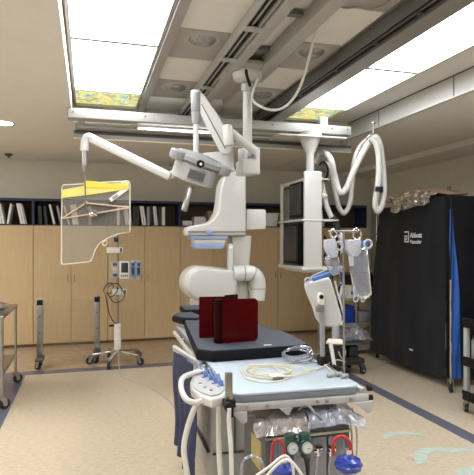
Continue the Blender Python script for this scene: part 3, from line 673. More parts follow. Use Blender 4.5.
# red see-through shield
rs = empty('red_acrylic_screen', (0.854, 3.188, 0.972), 'dark red see-through acrylic screen standing folded on the table pad', 'screen')
def sheet(p, q, z0, z1, r, th, nm, m):
    p = Vector(p); q = Vector(q); d = Vector((q.x - p.x, q.y - p.y, 0)); L = d.length; d.normalize(); nrm = Vector((-d.y, d.x, 0))
    o = rrect(0, z0, L, z1, r, lambda a, c: tuple(Vector((p.x, p.y, 0)) + d * a + Vector((0, 0, c))))
    return MB().prism(o, nrm * th).build(nm, m, rs, 20)
zb = .972
a_ = (0.698, 3.337, 0.972); c_ = (0.942, 3.288, 0.975); sheet(a_, c_, zb, zb + .27, .008, .006, 'rear_panel', 'acrylic_red')
a_ = (0.798, 3.121, 0.987); c_ = (1.037, 3.136, 0.984); sheet(a_, c_, zb, zb + .272, .03, .006, 'front_panel', 'acrylic_red')
p0 = (0.786, 3.166, 0.979)
b = MB(); pr = [(.032 * math.cos(a), .045 * math.sin(a)) for a in [2 * math.pi * k / 20 for k in range(20)]]
b.prism([(p0[0] + x * .95, p0[1] + y, zb) for x, y in pr], (0, 0, .27)); b.build('fold', 'acrylic_red_deep', rs)
a_ = (0.848, 3.242, 1.226); c_ = (0.948, 3.286, 1.219); sheet(a_, c_, zb, zb + .285, .008, .006, 'middle_panel', 'acrylic_red_deep')

# coiled clear tubing on the table
b = MB()
for k in range(3):
    r0 = .085 - .006 * k
    q = Vector((1.192, 2.853, 0.915))
    b.tube([(q.x + r0 * 1.1 * math.cos(t), q.y + r0 * math.sin(t), .912 + .012 * k + .018 * (1 + math.sin(t + .5 * k))) for t in [2 * math.pi * j / 20 for j in range(21)]], .006, 2, 6)
b.tube([(1.345, 3.039, 0.910), (1.332, 2.892, 0.910), (1.295, 2.639, 0.910), (1.276, 2.506, 0.910)], .0035, 5, 6)
solo(b, 'clear_tubing', 'clear_tube', 'coil of clear lavender plastic tubing against the table pad', 'tubing')
# coiled leads
random.seed(3)
b = MB()
for k, (c0, rx, ry, ph) in enumerate((((0.925, 2.627, 0.905), .125, .14, 0), ((0.960, 2.662, 0.905), .105, .11, .7), ((0.901, 2.656, 0.905), .08, .11, 1.9), ((0.979, 2.589, 0.905), .15, .12, 2.5))):
    pp = []
    for j in range(15):
        t = ph + 2 * math.pi * j / 13 * .96
        pp.append((c0[0] + rx * math.cos(t) + random.uniform(-.006, .006), c0[1] + ry * math.sin(t) + random.uniform(-.006, .006), .906 + .004 * k))
    b.tube(pp, .004, 5, 6)
b.tube([(1.077, 2.768, 0.906), (1.217, 2.806, 0.906), (1.290, 2.733, 0.906), (1.239, 2.468, 0.906)], .004, 6, 6)
b.tube([(1.001, 2.502, 0.909), (1.133, 2.573, 0.909), (1.244, 2.634, 0.909), (1.396, 2.768, 0.909), (1.423, 2.707, 0.909)], .0035, 6, 6)
b.tube([(0.798, 2.727, 0.906), (0.780, 2.537, 0.906), (0.829, 2.444, 0.906), (0.922, 2.437, 0.906), (1.016, 2.510, 0.906)], .0035, 6, 6)
solo(b, 'coiled_leads', 'cable_cream', 'tangle of thin cream leads coiled on the pale blue table top', 'cables')
e = empty('lead_connector', (0.933, 2.496, 0.900), 'small pale plastic connector block lying among the coiled leads', 'connector')
b = MB(); q = (0.933, 2.496, 0.900); b.box((q[0] - .04, q[1] - .02, .903), (q[0] + .03, q[1] + .03, .922), .004); b.build('connector_body', 'linen_cream', e)
b = MB(); b.box((q[0] - .035, q[1] - .024, .906), (q[0] + .02, q[1] - .02, .916)); b.build('connector_edge', 'mid_grey', e)
for i, (q, r_) in enumerate((((1.256, 2.455, 0.900), .012), ((1.267, 2.411, 0.900), .011), ((1.202, 2.440, 0.900), .009))):
    b = MB(); b.cyl((q[0] - .02, q[1], .912), (q[0] + .02, q[1] + .01, .912), r_, seg=12, bev=.002); b.cyl((q[0], q[1], .912), (q[0], q[1] + .03, .912), r_ * .7, seg=10)
    solo(b, 'stopcock', 'grey_plastic', ['middle one of the three grey stopcocks at the lead ends on the table', 'rightmost of the three grey stopcocks at the lead ends on the table', 'leftmost of the three grey stopcocks at the lead ends on the table'][i], 'connector', 'stopcocks on the table')

# lead apron drape at the table's left side
dr = empty('lead_drape', (0.619, 3.307, 0.711), 'navy blue lead drape strips hanging from the left side of the table', 'drape')
A = Vector((0.568, 3.509, 0.867)); B = Vector((0.636, 3.042, 0.885)); A.z = 0; B.z = 0
nd = (B - A).normalized(); nn = Vector((nd.y, -nd.x, 0))
for k in range(3):
    t0, t1 = k / 3 - .01, (k + 1) / 3 + .0
    off = .014 * k
    def g(u, v, t0=t0, t1=t1, off=off, k=k):
        t = t0 + (t1 - t0) * u; p = A.lerp(B, t) + nn * (off + .012 * math.sin(9 * u + k) * v + .01 * math.sin(6 * v + k))
        return (p.x, p.y, .875 - v * (.64 + .02 * k))
    MB().grid(g, 10, 14, .006).build('drape_strip', 'navy_drape', dr)
p = A - nd * .02; q = B + nd * .02
b = MB(); b.cyl((p.x, p.y, .885), (q.x, q.y, .885), .012, seg=10); b.build('hanger_rail', 'white_enamel', dr)
b = MB(); b.prism([(p.x, p.y, .875), (q.x, q.y, .875), (q.x, q.y, .862), (p.x, p.y, .862)], nn * .012); b.build('clamp_strip', 'pale_grey', dr)

# control console on the left
co = empty('control_console', (.52, 2.55, .88), 'white bedside control console with blue knobs at the left of the table', 'control panel')
cp = [(0.581, 2.863, 0.900), (0.599, 2.810, 0.900), (0.663, 2.476, 0.900), (0.632, 2.360, 0.900), (0.582, 2.276, 0.900), (0.531, 2.259, 0.900), (0.493, 2.334, 0.900), (0.475, 2.457, 0.900), (0.494, 2.583, 0.900)]
b = MB().prism(cp, (0, 0, -.045), .012, 3); b.build('console_body', 'white_enamel', co)
cm = Vector((sum(p[0] for p in cp) / len(cp), sum(p[1] for p in cp) / len(cp), .9))
b = MB().prism([tuple(cm + (Vector(p) - cm) * .86 + Vector((0, 0, .001))) for p in cp], (0, 0, .006), .002); b.build('key_plate', 'pale_grey', co)
for q in ((0.572, 2.685, 0.910), (0.584, 2.618, 0.910), (0.596, 2.554, 0.910), (0.606, 2.492, 0.910), (0.617, 2.433, 0.910)):
    b = MB(); b.cyl(q, (q[0], q[1], .935), .014, .010, seg=14, bev=.002); k_ = b.build('knob', 'blue_knob', co)
    b = MB(); b.cyl((q[0], q[1], .935), (q[0] - .012, q[1] - .0, .96), .004, seg=8); b.ball((q[0] - .012, q[1], .962), .008); b.build('stick', 'blue_band', k_)
for i, q in enumerate(((0.565, 2.602, 0.905), (0.577, 2.539, 0.905), (0.588, 2.479, 0.905), (0.599, 2.421, 0.905), (0.527, 2.496, 0.905), (0.535, 2.422, 0.905), (0.552, 2.365, 0.905))):
    MB().cyl(q, (q[0], q[1], .914), .008, seg=10).build('button', 'blue_band' if i % 2 else 'grey_plastic', co)
b = MB(); b.tube([(0.585, 2.693, 0.923), (0.529, 2.657, 0.920), (0.461, 2.572, 0.925), (0.430, 2.477, 0.922), (0.421, 2.397, 0.902), (0.436, 2.351, 0.877), (0.475, 2.340, 0.865), (0.502, 2.311, 0.883)], .0135, 7, 12); b.build('grab_handle', 'white_enamel', co)
def hose(pts, r, label, m='cable_white', cat='hose', nm='supply_hose', group=None):
    b = MB(); b.tube(pts, r, 8, 10); return solo(b, nm, m, label, cat, group)
hose([(0.497, 2.375, 0.865), (0.470, 2.383, 0.809), (0.443, 2.390, 0.725), (0.429, 2.394, 0.641), (0.438, 2.392, 0.558), (0.456, 2.387, 0.455)], .014, 'white hose curving down from the console grab handle, leftmost')
hose([(0.589, 2.380, 0.870), (0.605, 2.427, 0.783), (0.605, 2.427, 0.648), (0.610, 2.426, 0.528), (0.619, 2.423, 0.417)], .014, 'white hose dropping straight from the right of the console')
hose([(0.594, 2.201, 0.872), (0.600, 2.221, 0.791), (0.608, 2.218, 0.680), (0.612, 2.217, 0.512)], .010, 'thin pale hose hanging below the upright steel post')
po = empty('rail_post', (0.605, 2.250, 0.883), 'short upright steel post clamped to the near left table corner', 'post')
b = MB(); q = (0.605, 2.250, 0.883); b.box((q[0] - .015, q[1] - .012, .885), (q[0] + .017, q[1] + .012, 1.015), .003); b.build('post_body', 'steel', po)
b = MB(); b.box((q[0] - .022, q[1] - .02, .86), (q[0] + .03, q[1] + .03, .895), .005); b.box((q[0], q[1], .81), (q[0] + .025, q[1] + .05, .87), .003); b.cyl((q[0] - .01, q[1] - .05, .875), (q[0] - .01, q[1] - .02, .875), .02, seg=12, bev=.003); b.build('clamp', 'black', po)

# ================================================================ equipment box below the table end
bxq = empty('anaesthesia_cart', (1.05, 2.5, 0), 'grey metal equipment cart with clear drawers standing under the near table end', 'cart')
X0, X1, Y0, Y1 = .80, 1.24, 2.31, 2.66
b = MB().box((X0, Y0, .08), (X1, Y1, .722), .008); b.build('cart_body', 'dark_grey', bxq)
b = MB().box((X0 - .008, Y0 - .01, .722), (X1 + .01, Y1, .735), .004); b.build('cart_top', 'mid_grey', bxq)
b = MB().box((X0 - .006, Y0 + .05, .50), (X0, Y0 + .2, .64)); b.build('side_label', 'label_yellow', bxq)
for i in range(4):
    xa = X0 + .02 + i * .1; b = MB().box((xa, Y0 - .012, .34), (xa + .09, Y0, .66), .004); d_ = b.build('drawer_window', 'clear_bag', bxq)
for z_ in (.335, .67): MB().box((X0, Y0 - .014, z_), (X1, Y0, z_ + .012)).build('front_trim', 'steel', bxq)
for x, y in ((X0 + .05, Y0 + .05), (X1 - .05, Y0 + .05), (X0 + .05, Y1 - .05), (X1 - .05, Y1 - .05)): caster(bxq, x, y, .03)
def base_film(u, v): 
    x = .74 + .60 * u; y = 2.24 + .42 * v
    return (x, y, .762 + .035 * math.sin(math.pi * u) * math.sin(math.pi * v) - (.06 * max(0, u - .85) / .15 + (.05 * max(0, .12 - v) / .12)))
b = MB(); crumple(b, lambda u, v: base_film(u * .45, v), 22, 26, .018, 3.1)
solo(b, 'plastic_bag', 'clear_film', 'crinkled smoky plastic wrap on the left of the equipment cart top', 'plastic bag', smooth=0)
b = MB(); crumple(b, lambda u, v: Vector(base_film(.42 + u * .52, v)) + Vector((0, 0, .008)), 34, 30, .024, 8.1)
solo(b, 'plastic_bag', 'bag_film', 'bluish crinkled plastic bag on the right of the equipment cart top', 'plastic bag', smooth=0)
hose([(0.956, 2.275, 0.808), (0.958, 2.222, 0.843), (0.964, 2.168, 0.854), (0.969, 2.115, 0.839), (0.995, 2.107, 0.813)], .006, 'dark curved tube lying over the crinkled plastic on the cart', 'mid_grey', 'tube', 'dark_tube')
for i, q in enumerate(((0.852, 2.107, 0.705), (0.913, 2.089, 0.709))):
    q = Vector(q); e = empty('pressure_gauge', tuple(q), ['left one of two dark green pressure gauges on the cart front', 'right one of two dark green pressure gauges on the cart front'][i], 'gauge', 'pressure gauges on the cart')
    b = MB(); b.cyl((q.x, q.y - .005, q.z), (q.x, q.y + .045, q.z), .034, seg=28, bev=.006); b.cyl((q.x, q.y + .02, q.z + .02), (q.x, q.y + .025, q.z + .055), .026, seg=18, bev=.004); b.cyl((q.x, q.y + .02, q.z - .05), (q.x, q.y + .02, q.z - .02), .018, seg=14); b.build('gauge_body', 'green_dark', e)
    b = MB(); b.cyl((q.x, q.y - .012, q.z), (q.x, q.y - .005, q.z), .022, seg=24); f_ = b.build('dial', 'gauge_face', e)
    b = MB(); b.lathe([(.021, 0), (.025, 0), (.025, .008), (.021, .008)], (q.x, q.y - .014, q.z), (0, 1, 0)); b.build('dial_ring', 'pale_grey', e)
    MB().box((q.x - .001, q.y - .0135, q.z - .004), (q.x + .012, q.y - .012, q.z - .002)).build('needle', 'black', f_)
    hose([(q.x, q.y + .02, q.z - .045), (q.x + .004, q.y, q.z - .12), (q.x + .0, q.y + .01, q.z - .32)], .007, ['black hose below the left green gauge', 'black hose below the right green gauge'][i], 'black_rubber', 'hose', 'gauge_hose')
for i, q in enumerate(((0.965, 2.085, 0.688), (1.020, 2.069, 0.688))):
    q = Vector(q); e = empty('shutoff_valve', tuple(q), ['small black valve just right of the green gauges', 'small black valve next to the blue breathing bag'][i], 'valve')
    b = MB(); b.cyl((q.x, q.y, q.z - .02), (q.x, q.y, q.z + .02), .009, seg=12); b.cyl((q.x - .02, q.y, q.z), (q.x + .02, q.y, q.z), .007, seg=10); b.build('valve_body', 'chrome', e)
    b = MB(); b.box((q.x - .014, q.y - .02, q.z + .016), (q.x + .014, q.y + .01, q.z + .026), .003); b.build('lever', 'black', e)
    hose([(q.x, q.y, q.z - .015), (q.x - .01, q.y, q.z - .1), (q.x + .0, q.y, q.z - .3)], .006, ['clear line under the first small black valve', 'clear line under the valve next to the blue bag'][i], 'clear_tube', 'tube', 'clear_line')
for i, (q, r_) in enumerate((((1.059, 1.985, 0.669), .056), ((0.797, 2.060, 0.635), .05))):
    q = Vector(q); e = empty('breathing_bag', tuple(q), ['glossy blue breathing bag hanging at the right of the cart', 'glossy blue breathing bag low on the cart left of the gauges'][i], 'breathing bag')
    b = MB(); b.lathe([(0, .035), (.02, .034), (.028, .02), (.05, .012), (r_, -.008), (r_ * .96, -.026), (.03, -.042), (0, -.045)], tuple(q), (0, 0, 1), 28); b.build('bag_body', 'bag_blue', e)
    b = MB(); b.cyl((q.x, q.y, q.z + .03), (q.x, q.y, q.z + .055), .014, seg=14); b.build('neck', 'chrome', e)
    b = MB(); b.lathe([(r_ * .98, -.002), (r_ * 1.06, -.008), (r_ * .98, -.014)], tuple(q), (0, 0, 1), 28); b.build('rim_band', 'bag_blue', e)
hose([(1.010, 2.020, 0.691), (1.005, 2.021, 0.733), (1.022, 2.017, 0.765), ((1.051, 2.008, 0.768)), (1.075, 2.001, 0.742), (1.083, 1.999, 0.682)], .0075, 'red rubber tube looped over the right blue breathing bag', 'red_tube', 'tube', 'red_tube')
hose([(0.763, 2.091, 0.605), (0.755, 2.093, 0.691), (0.763, 2.091, 0.742), (0.788, 2.084, 0.755), (0.804, 2.079, 0.721), (0.809, 2.078, 0.648)], .006, 'red rubber tube looped at the left of the green gauges', 'red_tube', 'tube', 'red_tube')
for i, pp in enumerate(([(0.622, 2.110, 0.602), (0.630, 2.108, 0.669), (0.667, 2.097, 0.695), (0.708, 2.086, 0.669), (0.720, 2.082, 0.593)], [(0.644, 2.052, 0.616), (0.715, 2.032, 0.666), (0.779, 2.013, 0.715), (0.811, 2.004, 0.682), (0.819, 2.002, 0.608)], [(0.682, 2.010, 0.622), (0.737, 1.994, 0.687), (0.784, 1.981, 0.711), (0.831, 1.967, 0.662), (0.847, 1.963, 0.613)])):
    hose(pp, .006, ['clear tube looping at the lower left of the equipment cart', 'upper one of two pale tubes arching over the left blue bag', 'lower one of two pale tubes arching over the left blue bag'][i], 'clear_tube' if i == 0 else 'cable_white', 'tube', 'clear_tube')
for i, pp in enumerate(([(1.269, 2.341, 0.770), (1.288, 2.336, 0.685), (1.293, 2.334, 0.585), (1.283, 2.337, 0.410)], [(1.178, 2.367, 0.800), (1.202, 2.360, 0.720), (1.216, 2.356, 0.650)], [(1.143, 2.481, 0.790), (1.158, 2.477, 0.728), (1.168, 2.474, 0.676)], [(1.264, 2.394, 0.785), (1.259, 2.344, 0.710), (1.269, 2.341, 0.610), (1.264, 2.342, 0.410)], [(1.058, 2.505, 0.780), (1.088, 2.497, 0.717), (1.086, 2.393, 0.720)])):
    hose(pp, .0045, ['thin cable hanging farthest right under the table end', 'thin cable hanging over the blue bag to the table end', 'short thin cable in the middle under the table end', 'second cable from the right under the table end', 'leftmost short cable behind the plastic bag'][i], 'cable_grey', 'cable', 'hanging_cable')

# ================================================================ MONITOR RACK
mr = empty('monitor_rack', (2.339, 5.259, 2.378), 'white ceiling-hung rack with two black monitors one above the other', 'monitor rack')
P0 = Vector((2.226, 5.188, 1.600)); P1 = Vector((2.236, 5.913, 1.600)); P0.z = P1.z = 0
e1 = (P1 - P0); LW = e1.length; e1.normalize(); e2 = Vector((-e1.y, e1.x, 0)); 
if e2.x < 0: e2 = -e2
RM = frame(P0, e1, e2, (0, 0, 1))
def Rk(): return MB(RM)
ZB, ZS, ZT = 1.325, 1.835, 2.295
b = Rk().box((-.035, -.0, ZB - .01), (.0, .21, 2.365), .014, 3); b.build('side_column', 'white_enamel', mr)
b = Rk(); b.box((0, 0, ZT - .05), (LW, .05, ZT + .0), .02); b.box((LW - .09, 0, ZB), (LW, .022, ZT), .008); b.box((0, .15, ZB), (LW, .17, ZT), .005); b.box((LW - .02, .04, ZB), (LW, .32, ZT), .006); b.box((0, .04, ZT - .02), (LW, .32, ZT), .005)
b.build('rack_frame', 'cream_enamel', mr)
b = Rk(); b.box((-.04, -.03, ZS - .012), (LW, .34, ZS + .012), .006); b.build('shelf', 'white_enamel', mr)
b = Rk(); b.box((-.038, -.03, ZB - .035), (LW, .34, ZB + .01), .015, 3); b.box((.05, .02, ZB - .06), (LW - .1, .28, ZB - .03), .01); b.build('bottom_shelf', 'white_enamel', mr)
def monitor(z0, z1, x0, x1):
    m_ = Rk().box((x0, -.006, z0), (x1, .149, z1), .008).build('monitor', 'black', mr)
    Rk().box((x0 + .03, -.014, z0 + .035), (x1 - .03, -.004, z1 - .025), .002).build('screen', 'screen', m_)
    Rk().box((x0 + .05, .01, z0 - .02), (x1 - .05, .14, z0), .004).build('monitor_base', 'dark_grey', m_)
monitor(ZS + .035, ZT - .035, .02, .40)
monitor(ZB + .03, ZS - .03, .13, .58)
q = Vector((2.352, 5.287, 2.382))
b = MB(); b.cyl((q.x, q.y, 2.33), (q.x, q.y, 2.68), .045, seg=24); b.lathe([(.04, 0), (.042, .02), (.11, .17), (.115, .19), (0, .19)], (q.x, q.y, 2.545), seg=28)
b.build('drop_post', 'white_enamel', mr)
b = MB(); b.lathe([(0, 0), (.13, 0), (.13, .06), (0, .06)], (q.x, q.y, 2.745)); b.build('ceiling_flange', 'cream_enamel', mr)
b = MB(); b.box((q.x - .42, q.y - .14, 2.73), (q.x + .38, q.y + .16, 2.75), .005); b.build('carriage_plate', 'cream_enamel', mr)
b = MB(); b.tube([(q.x - .02, q.y, 2.36), tuple(P0 + e1 * .2 + e2 * .15 + Vector((0, 0, 2.27)))], .03, 2, 12); b.build('strut', 'white_enamel', mr)
b = Rk(); b.box((-.01, .19, ZS - .005), (.10, .42, ZS + .01), .004); b.build('side_shelf', 'white_enamel', mr)

# white articulated arm and black cables behind the rack
b = MB(); b.tube([(2.445, 5.281, 2.374), (2.487, 5.269, 2.286), (2.509, 5.263, 2.153)], .02, 5, 10); b.tube([(2.498, 5.266, 2.175), (2.530, 5.256, 2.009), (2.594, 5.238, 1.865)], [.034, .028], 5, 12); e = b.build('cable_arm', 'white_enamel', mr)
b = MB(); b.ball((2.495, 5.246, 2.107), .045, (1, 1, .9)); b.build('arm_joint', 'white_enamel', e)
b = MB(); b.tube([(2.594, 5.238, 1.876), (2.636, 5.226, 1.799), (2.647, 5.223, 1.688)], .042, 5, 12); b.build('connector', 'black_rubber', e)
b = MB(); b.tube([(2.657, 5.220, 1.711), (2.700, 5.208, 1.622), (2.689, 5.211, 1.512), (2.615, 5.232, 1.445)], .034, 6, 12); b.build('arm_end', 'white_enamel', e)
for i, (pp, r_, m, lab) in enumerate((
    ([(2.477, 5.324, 2.459), (2.530, 5.308, 2.492), (2.573, 5.296, 2.403), (2.563, 5.351, 2.275)], .012, 'black', 'black cable curling beside the drop post of the monitor rack'),
    ([(2.704, 5.311, 1.713), (2.682, 5.317, 1.566), (2.617, 5.335, 1.454), (2.650, 5.326, 1.285), (2.606, 5.339, 1.116)], .018, 'black_rubber', 'thick black cable hanging under the white jointed arm'),
    ([(2.552, 5.406, 1.509), (2.596, 5.394, 1.623), (2.650, 5.378, 1.487), (2.585, 5.397, 1.373), (2.552, 5.406, 1.487)], .008, 'cable_grey', 'grey cable coil hanging right of the lower monitor'),
    ([(2.596, 5.446, 1.669), (2.651, 5.430, 1.554), (2.596, 5.446, 1.417), (2.662, 5.427, 1.325)], .010, 'black', 'black cable squiggle right of the lower monitor'),
    ([(2.655, 5.168, 1.567), (2.645, 5.172, 1.381), (2.687, 5.159, 1.205), (2.634, 5.175, 1.052), (2.655, 5.168, 0.877)], .010, 'black', 'black cable passing behind the left drip bag'))):
    hose(pp, r_, lab, m, 'cable', 'hanging_cable')

# white corrugated hose bundle
b = MB(); b.tube([(2.529, 5.517, 2.512), (2.552, 5.458, 2.618), (2.541, 5.305, 2.593), (2.516, 5.105, 2.483), (2.580, 5.138, 2.295), (2.632, 5.123, 2.143), (2.695, 5.105, 2.176), (2.757, 5.087, 2.328), (2.841, 5.063, 2.513), (2.925, 5.039, 2.665), (2.998, 5.018, 2.741), (3.050, 5.003, 2.654), (3.081, 4.994, 2.404), (3.092, 4.991, 2.165), (3.071, 4.997, 2.013), (3.029, 5.009, 1.937), (2.987, 5.001, 2.011), (3.002, 4.965, 2.214), (3.013, 4.962, 2.429), (2.992, 4.968, 2.634), (2.919, 4.989, 2.720)], .034, 14, 12, rib=.06)
solo(b, 'cable_hose', 'white_enamel', 'thick white wrapped hose looping up to the ceiling hook and down to a long U', 'hose')
b = MB(); b.tube([(2.541, 5.357, 2.500), (2.617, 5.335, 2.433), (2.660, 5.323, 2.241), (2.704, 5.311, 2.016), (2.769, 5.292, 1.926), (2.833, 5.274, 2.039), (2.855, 5.267, 2.241), (2.877, 5.261, 2.489), (2.942, 5.243, 2.669), (3.008, 5.119, 2.761)], .029, 14, 12, rib=.06)
solo(b, 'cable_hose', 'cream_enamel', 'second white hose behind, with the deeper loop left of the drip bags', 'hose')
b = MB(); 
b.cyl((3.013, 4.962, 2.192), (3.008, 4.963, 2.138), .045, seg=14)
solo(b, 'hose_clip', 'black', 'small black clip around the long white hose loop at right', 'clip')
b = MB(); b.cyl((2.977, 5.024, 2.730), (2.977, 5.024, 2.882), .006, seg=8); b.tube([(2.904, 5.045, 2.708), (2.925, 5.019, 2.748), (2.977, 5.004, 2.769), (3.050, 5.003, 2.719)], .010, 5, 8)
q = (2.977, 5.024, 2.926); b.cyl((q[0], q[1], 2.885), (q[0], q[1], 2.90), .03, seg=14)
solo(b, 'hose_hook', 'steel', 'metal ceiling hook holding the top of the white hose loops', 'hook')

# ================================================================ DRIP STAND on the table rail
iv = empty('drip_stand', (1.325, 2.533, 0.895), 'slim steel drip pole with a hooked crossbar clamped to the right table rail', 'drip stand')
b = MB(); b.cyl((1.325, 2.533, 0.889), (1.323, 2.534, 1.659), .006, seg=12); b.build('pole', 'steel', iv)
b = MB(); q = (1.325, 2.533, 0.895); b.box((q[0] - .02, q[1] - .02, .83), (q[0] + .02, q[1] + .02, .885), .004); b.build('clamp', 'dark_grey', iv)
b = MB(); b.cyl((1.242, 2.557, 1.657), (1.413, 2.508, 1.657), .005, seg=10); b.build('crossbar', 'steel', iv)
for pp in ([(1.253, 2.554, 1.659), (1.258, 2.552, 1.632), (1.273, 2.548, 1.622), (1.289, 2.543, 1.638), (1.284, 2.545, 1.665)], [(1.382, 2.517, 1.659), (1.372, 2.520, 1.632), (1.392, 2.514, 1.611), (1.413, 2.508, 1.632), (1.408, 2.509, 1.665)], [(1.367, 2.521, 1.648), (1.387, 2.515, 1.675), (1.403, 2.511, 1.654)], [(1.244, 2.536, 1.648), (1.259, 2.531, 1.669), (1.275, 2.527, 1.648)]):
    b = MB(); b.tube(pp, .004, 5, 8); b.build('hook', 'chrome', iv)
def drip(name, top, body, label, x_off):
    pass
def ring(p, r, nm, m, par, th=.004):
    b = MB(); b.tube([(p[0] + r * math.cos(t), p[1], p[2] + r * math.sin(t)) for t in [2 * math.pi * k / 16 for k in range(17)]], th, 1, 6, smooth=False); return b.build(nm, m, par)
def pouch(out, dy, nm, m, par, bulge=.018):
    """soft pouch: outline loop pinched at the rim, bulging in the middle"""
    bm_ = MB(); P = [Vector(p) for p in out]; c = sum(P, Vector()) / len(P); b = bmesh.new()
    levels = [(1, 0), (.93, .55), (.75, .85), (.4, 1.0)]
    for s_ in (-1, 1):
        rings = []
        for k, (f_, h_) in enumerate(levels):
            rings.append([b.verts.new(c + (p - c) * f_ + Vector((0, s_ * bulge * h_ + dy, 0)) + (noise.noise_vector(p * 30 + Vector((k, s_, 0))) * .004)) for p in P])
        cv = b.verts.new(c + Vector((0, s_ * bulge + dy, 0)))
        for A_, B_2 in zip(rings, rings[1:]):
            for i in range(len(P)):
                b.faces.new((A_[i], A_[(i + 1) % len(P)], B_2[(i + 1) % len(P)], B_2[i]))
        for i in range(len(P)): b.faces.new((rings[-1][i], rings[-1][(i + 1) % len(P)], cv))
    bmesh.ops.remove_doubles(b, verts=b.verts[:], dist=.0005); bmesh.ops.recalc_face_normals(b, faces=b.faces[:])
    bm_._merge(b); return bm_.build(nm, m, par, 60)
mat('frosted', (.50, .53, .62), .35, var=.05, coat=.3, trans=.15)
mat('bag_fluid', (.20, .23, .32), .3, var=.2, vs=20, trans=.2)
dk = empty('drip_bag', (1.387, 2.515, 1.611), 'tall clear drip sleeve on the right hook with frosted canister and blue cap', 'drip bag')
pouch([(1.351, 2.526, 1.492), (1.372, 2.520, 1.557), (1.439, 2.500, 1.578), (1.449, 2.497, 1.492), (1.457, 2.495, 1.395), (1.465, 2.493, 1.309), (1.439, 2.500, 1.293), (1.403, 2.511, 1.298), (1.377, 2.518, 1.315), (1.367, 2.521, 1.395)], 0, 'sleeve', 'clear_bag', dk, .03)
b = MB(); b.tube([(1.408, 2.499, 1.562), (1.408, 2.499, 1.493), (1.403, 2.500, 1.418)], [.02, .012], 4, 12); b.build('inner_bulb', 'bag_fluid', dk)
b = MB().prism([(1.337, 2.499, 1.611), (1.403, 2.479, 1.616), (1.403, 2.479, 1.547), (1.383, 2.485, 1.520), (1.352, 2.494, 1.525), (1.331, 2.500, 1.557)], (0, .05, 0), .008); b.build('canister', 'frosted', dk)
b = MB().cyl((1.352, 2.505, 1.525), (1.357, 2.503, 1.472), .017, .013, seg=14); b.build('spout', 'frosted', dk)
ring((1.429, 2.462, 1.589), .022, 'cap_ring', 'frosted', dk, .006); MB().cyl((1.416, 2.486, 1.592), (1.418, 2.465, 1.589), .016, seg=16).build('blue_cap', 'pipe_blue', dk)
ring((1.387, 2.515, 1.293), .014, 'hanger_ring', 'frosted', dk); ring((1.423, 2.505, 1.288), .010, 'hanger_ring', 'frosted', dk)
dl = empty('drip_bag', (1.258, 2.552, 1.611), 'smaller clear drip bag on the left hook above the blue tube', 'drip bag')
pouch([(1.227, 2.561, 1.514), (1.253, 2.554, 1.541), (1.294, 2.542, 1.530), (1.304, 2.539, 1.482), (1.304, 2.539, 1.433), (1.273, 2.548, 1.417), (1.253, 2.554, 1.428), (1.237, 2.558, 1.471)], 0, 'sleeve', 'clear_bag', dl, .02)
MB().prism([(1.219, 2.532, 1.611), (1.270, 2.518, 1.619), (1.280, 2.515, 1.579), (1.270, 2.518, 1.547), (1.239, 2.526, 1.531), (1.224, 2.531, 1.557)], (0, .045, 0), .008).build('canister', 'frosted', dl)
MB().prism([(1.239, 2.526, 1.547), (1.280, 2.515, 1.557), (1.280, 2.515, 1.520), (1.249, 2.523, 1.515)], (0, .04, 0), .005).build('canister_neck', 'frosted', dl)
ring((1.295, 2.531, 1.579), .022, 'loop_handle', 'frosted', dl, .006)

# white curved panel on its own rail post
wp = empty('rail_monitor', (1.303, 2.747, 0.919), 'white curved plastic panel tilted on a steel rail post right of the red screen', 'control panel')
pts = [(1.186, 2.729, 1.362), (1.200, 2.725, 1.373), (1.314, 2.692, 1.396), (1.325, 2.689, 1.384), (1.342, 2.684, 1.328), (1.363, 2.678, 1.254), (1.385, 2.672, 1.175), (1.385, 2.672, 1.140), (1.363, 2.678, 1.123), (1.309, 2.694, 1.118), (1.271, 2.705, 1.129), (1.243, 2.712, 1.163), (1.227, 2.717, 1.226), (1.200, 2.725, 1.288), (1.183, 2.730, 1.339)]
b = MB().prism(pts, (.02, .06, 0), .012, 3); b.build('panel_shell', 'white_enamel', wp, 50)
b = MB(); b.prism(rrect(-.018, -.035, .018, .035, .017, lambda x, y: tuple(Vector((1.252, 2.658, 1.282)) + Vector((x, 0, y)))), (.012, .045, 0), .005); b.build('pivot', 'paper', wp)
b = MB(); q = Vector((1.250, 2.653, 1.294)); b.cyl((q.x, q.y - .004, q.z), (q.x, q.y + .01, q.z), .012, seg=18); b.build('pivot_button', 'black', wp)
b = MB(); b.box((q.x - .02, q.y - .0, q.z - .085), (q.x + .02, q.y + .04, q.z - .05), .004); b.build('yoke', 'mid_grey', wp)
b = MB(); b.cyl((1.262, 2.676, 1.241), (1.288, 2.721, 0.915), .0145, seg=16); b.build('post', 'grey_plastic', wp)
b = MB(); q = (1.288, 2.721, 0.915); b.box((q[0] - .022, q[1] - .03, .86), (q[0] + .03, q[1] + .03, .95), .006); b.cyl((q[0] + .02, q[1], .90), (q[0] + .07, q[1] - .01, .90), .015, seg=12); b.build('clamp', 'black', wp)
b = MB(); b.tube([(1.338, 2.665, 1.380), (1.354, 2.660, 1.307), (1.376, 2.654, 1.228), (1.387, 2.651, 1.172), (1.370, 2.655, 1.132)], .005, 6, 8)
solo(b, 'side_wire', 'cable_white', 'thin white wire running down the right edge of the tilted white panel', 'cable')
e = empty('blue_handle_tube', (1.271, 2.653, 1.410), 'blue tube with clear knobbed end lying across the top of the tilted white panel', 'tube')
b = MB(); b.cyl((1.193, 2.654, 1.392), (1.322, 2.596, 1.443), .013, seg=16, bev=.003); b.build('tube_body', 'pipe_blue', e)
b = MB(); b.ball((1.335, 2.593, 1.446), .018, (1.1, 1, 1.3)); b.build('end_knob', 'frosted', e)
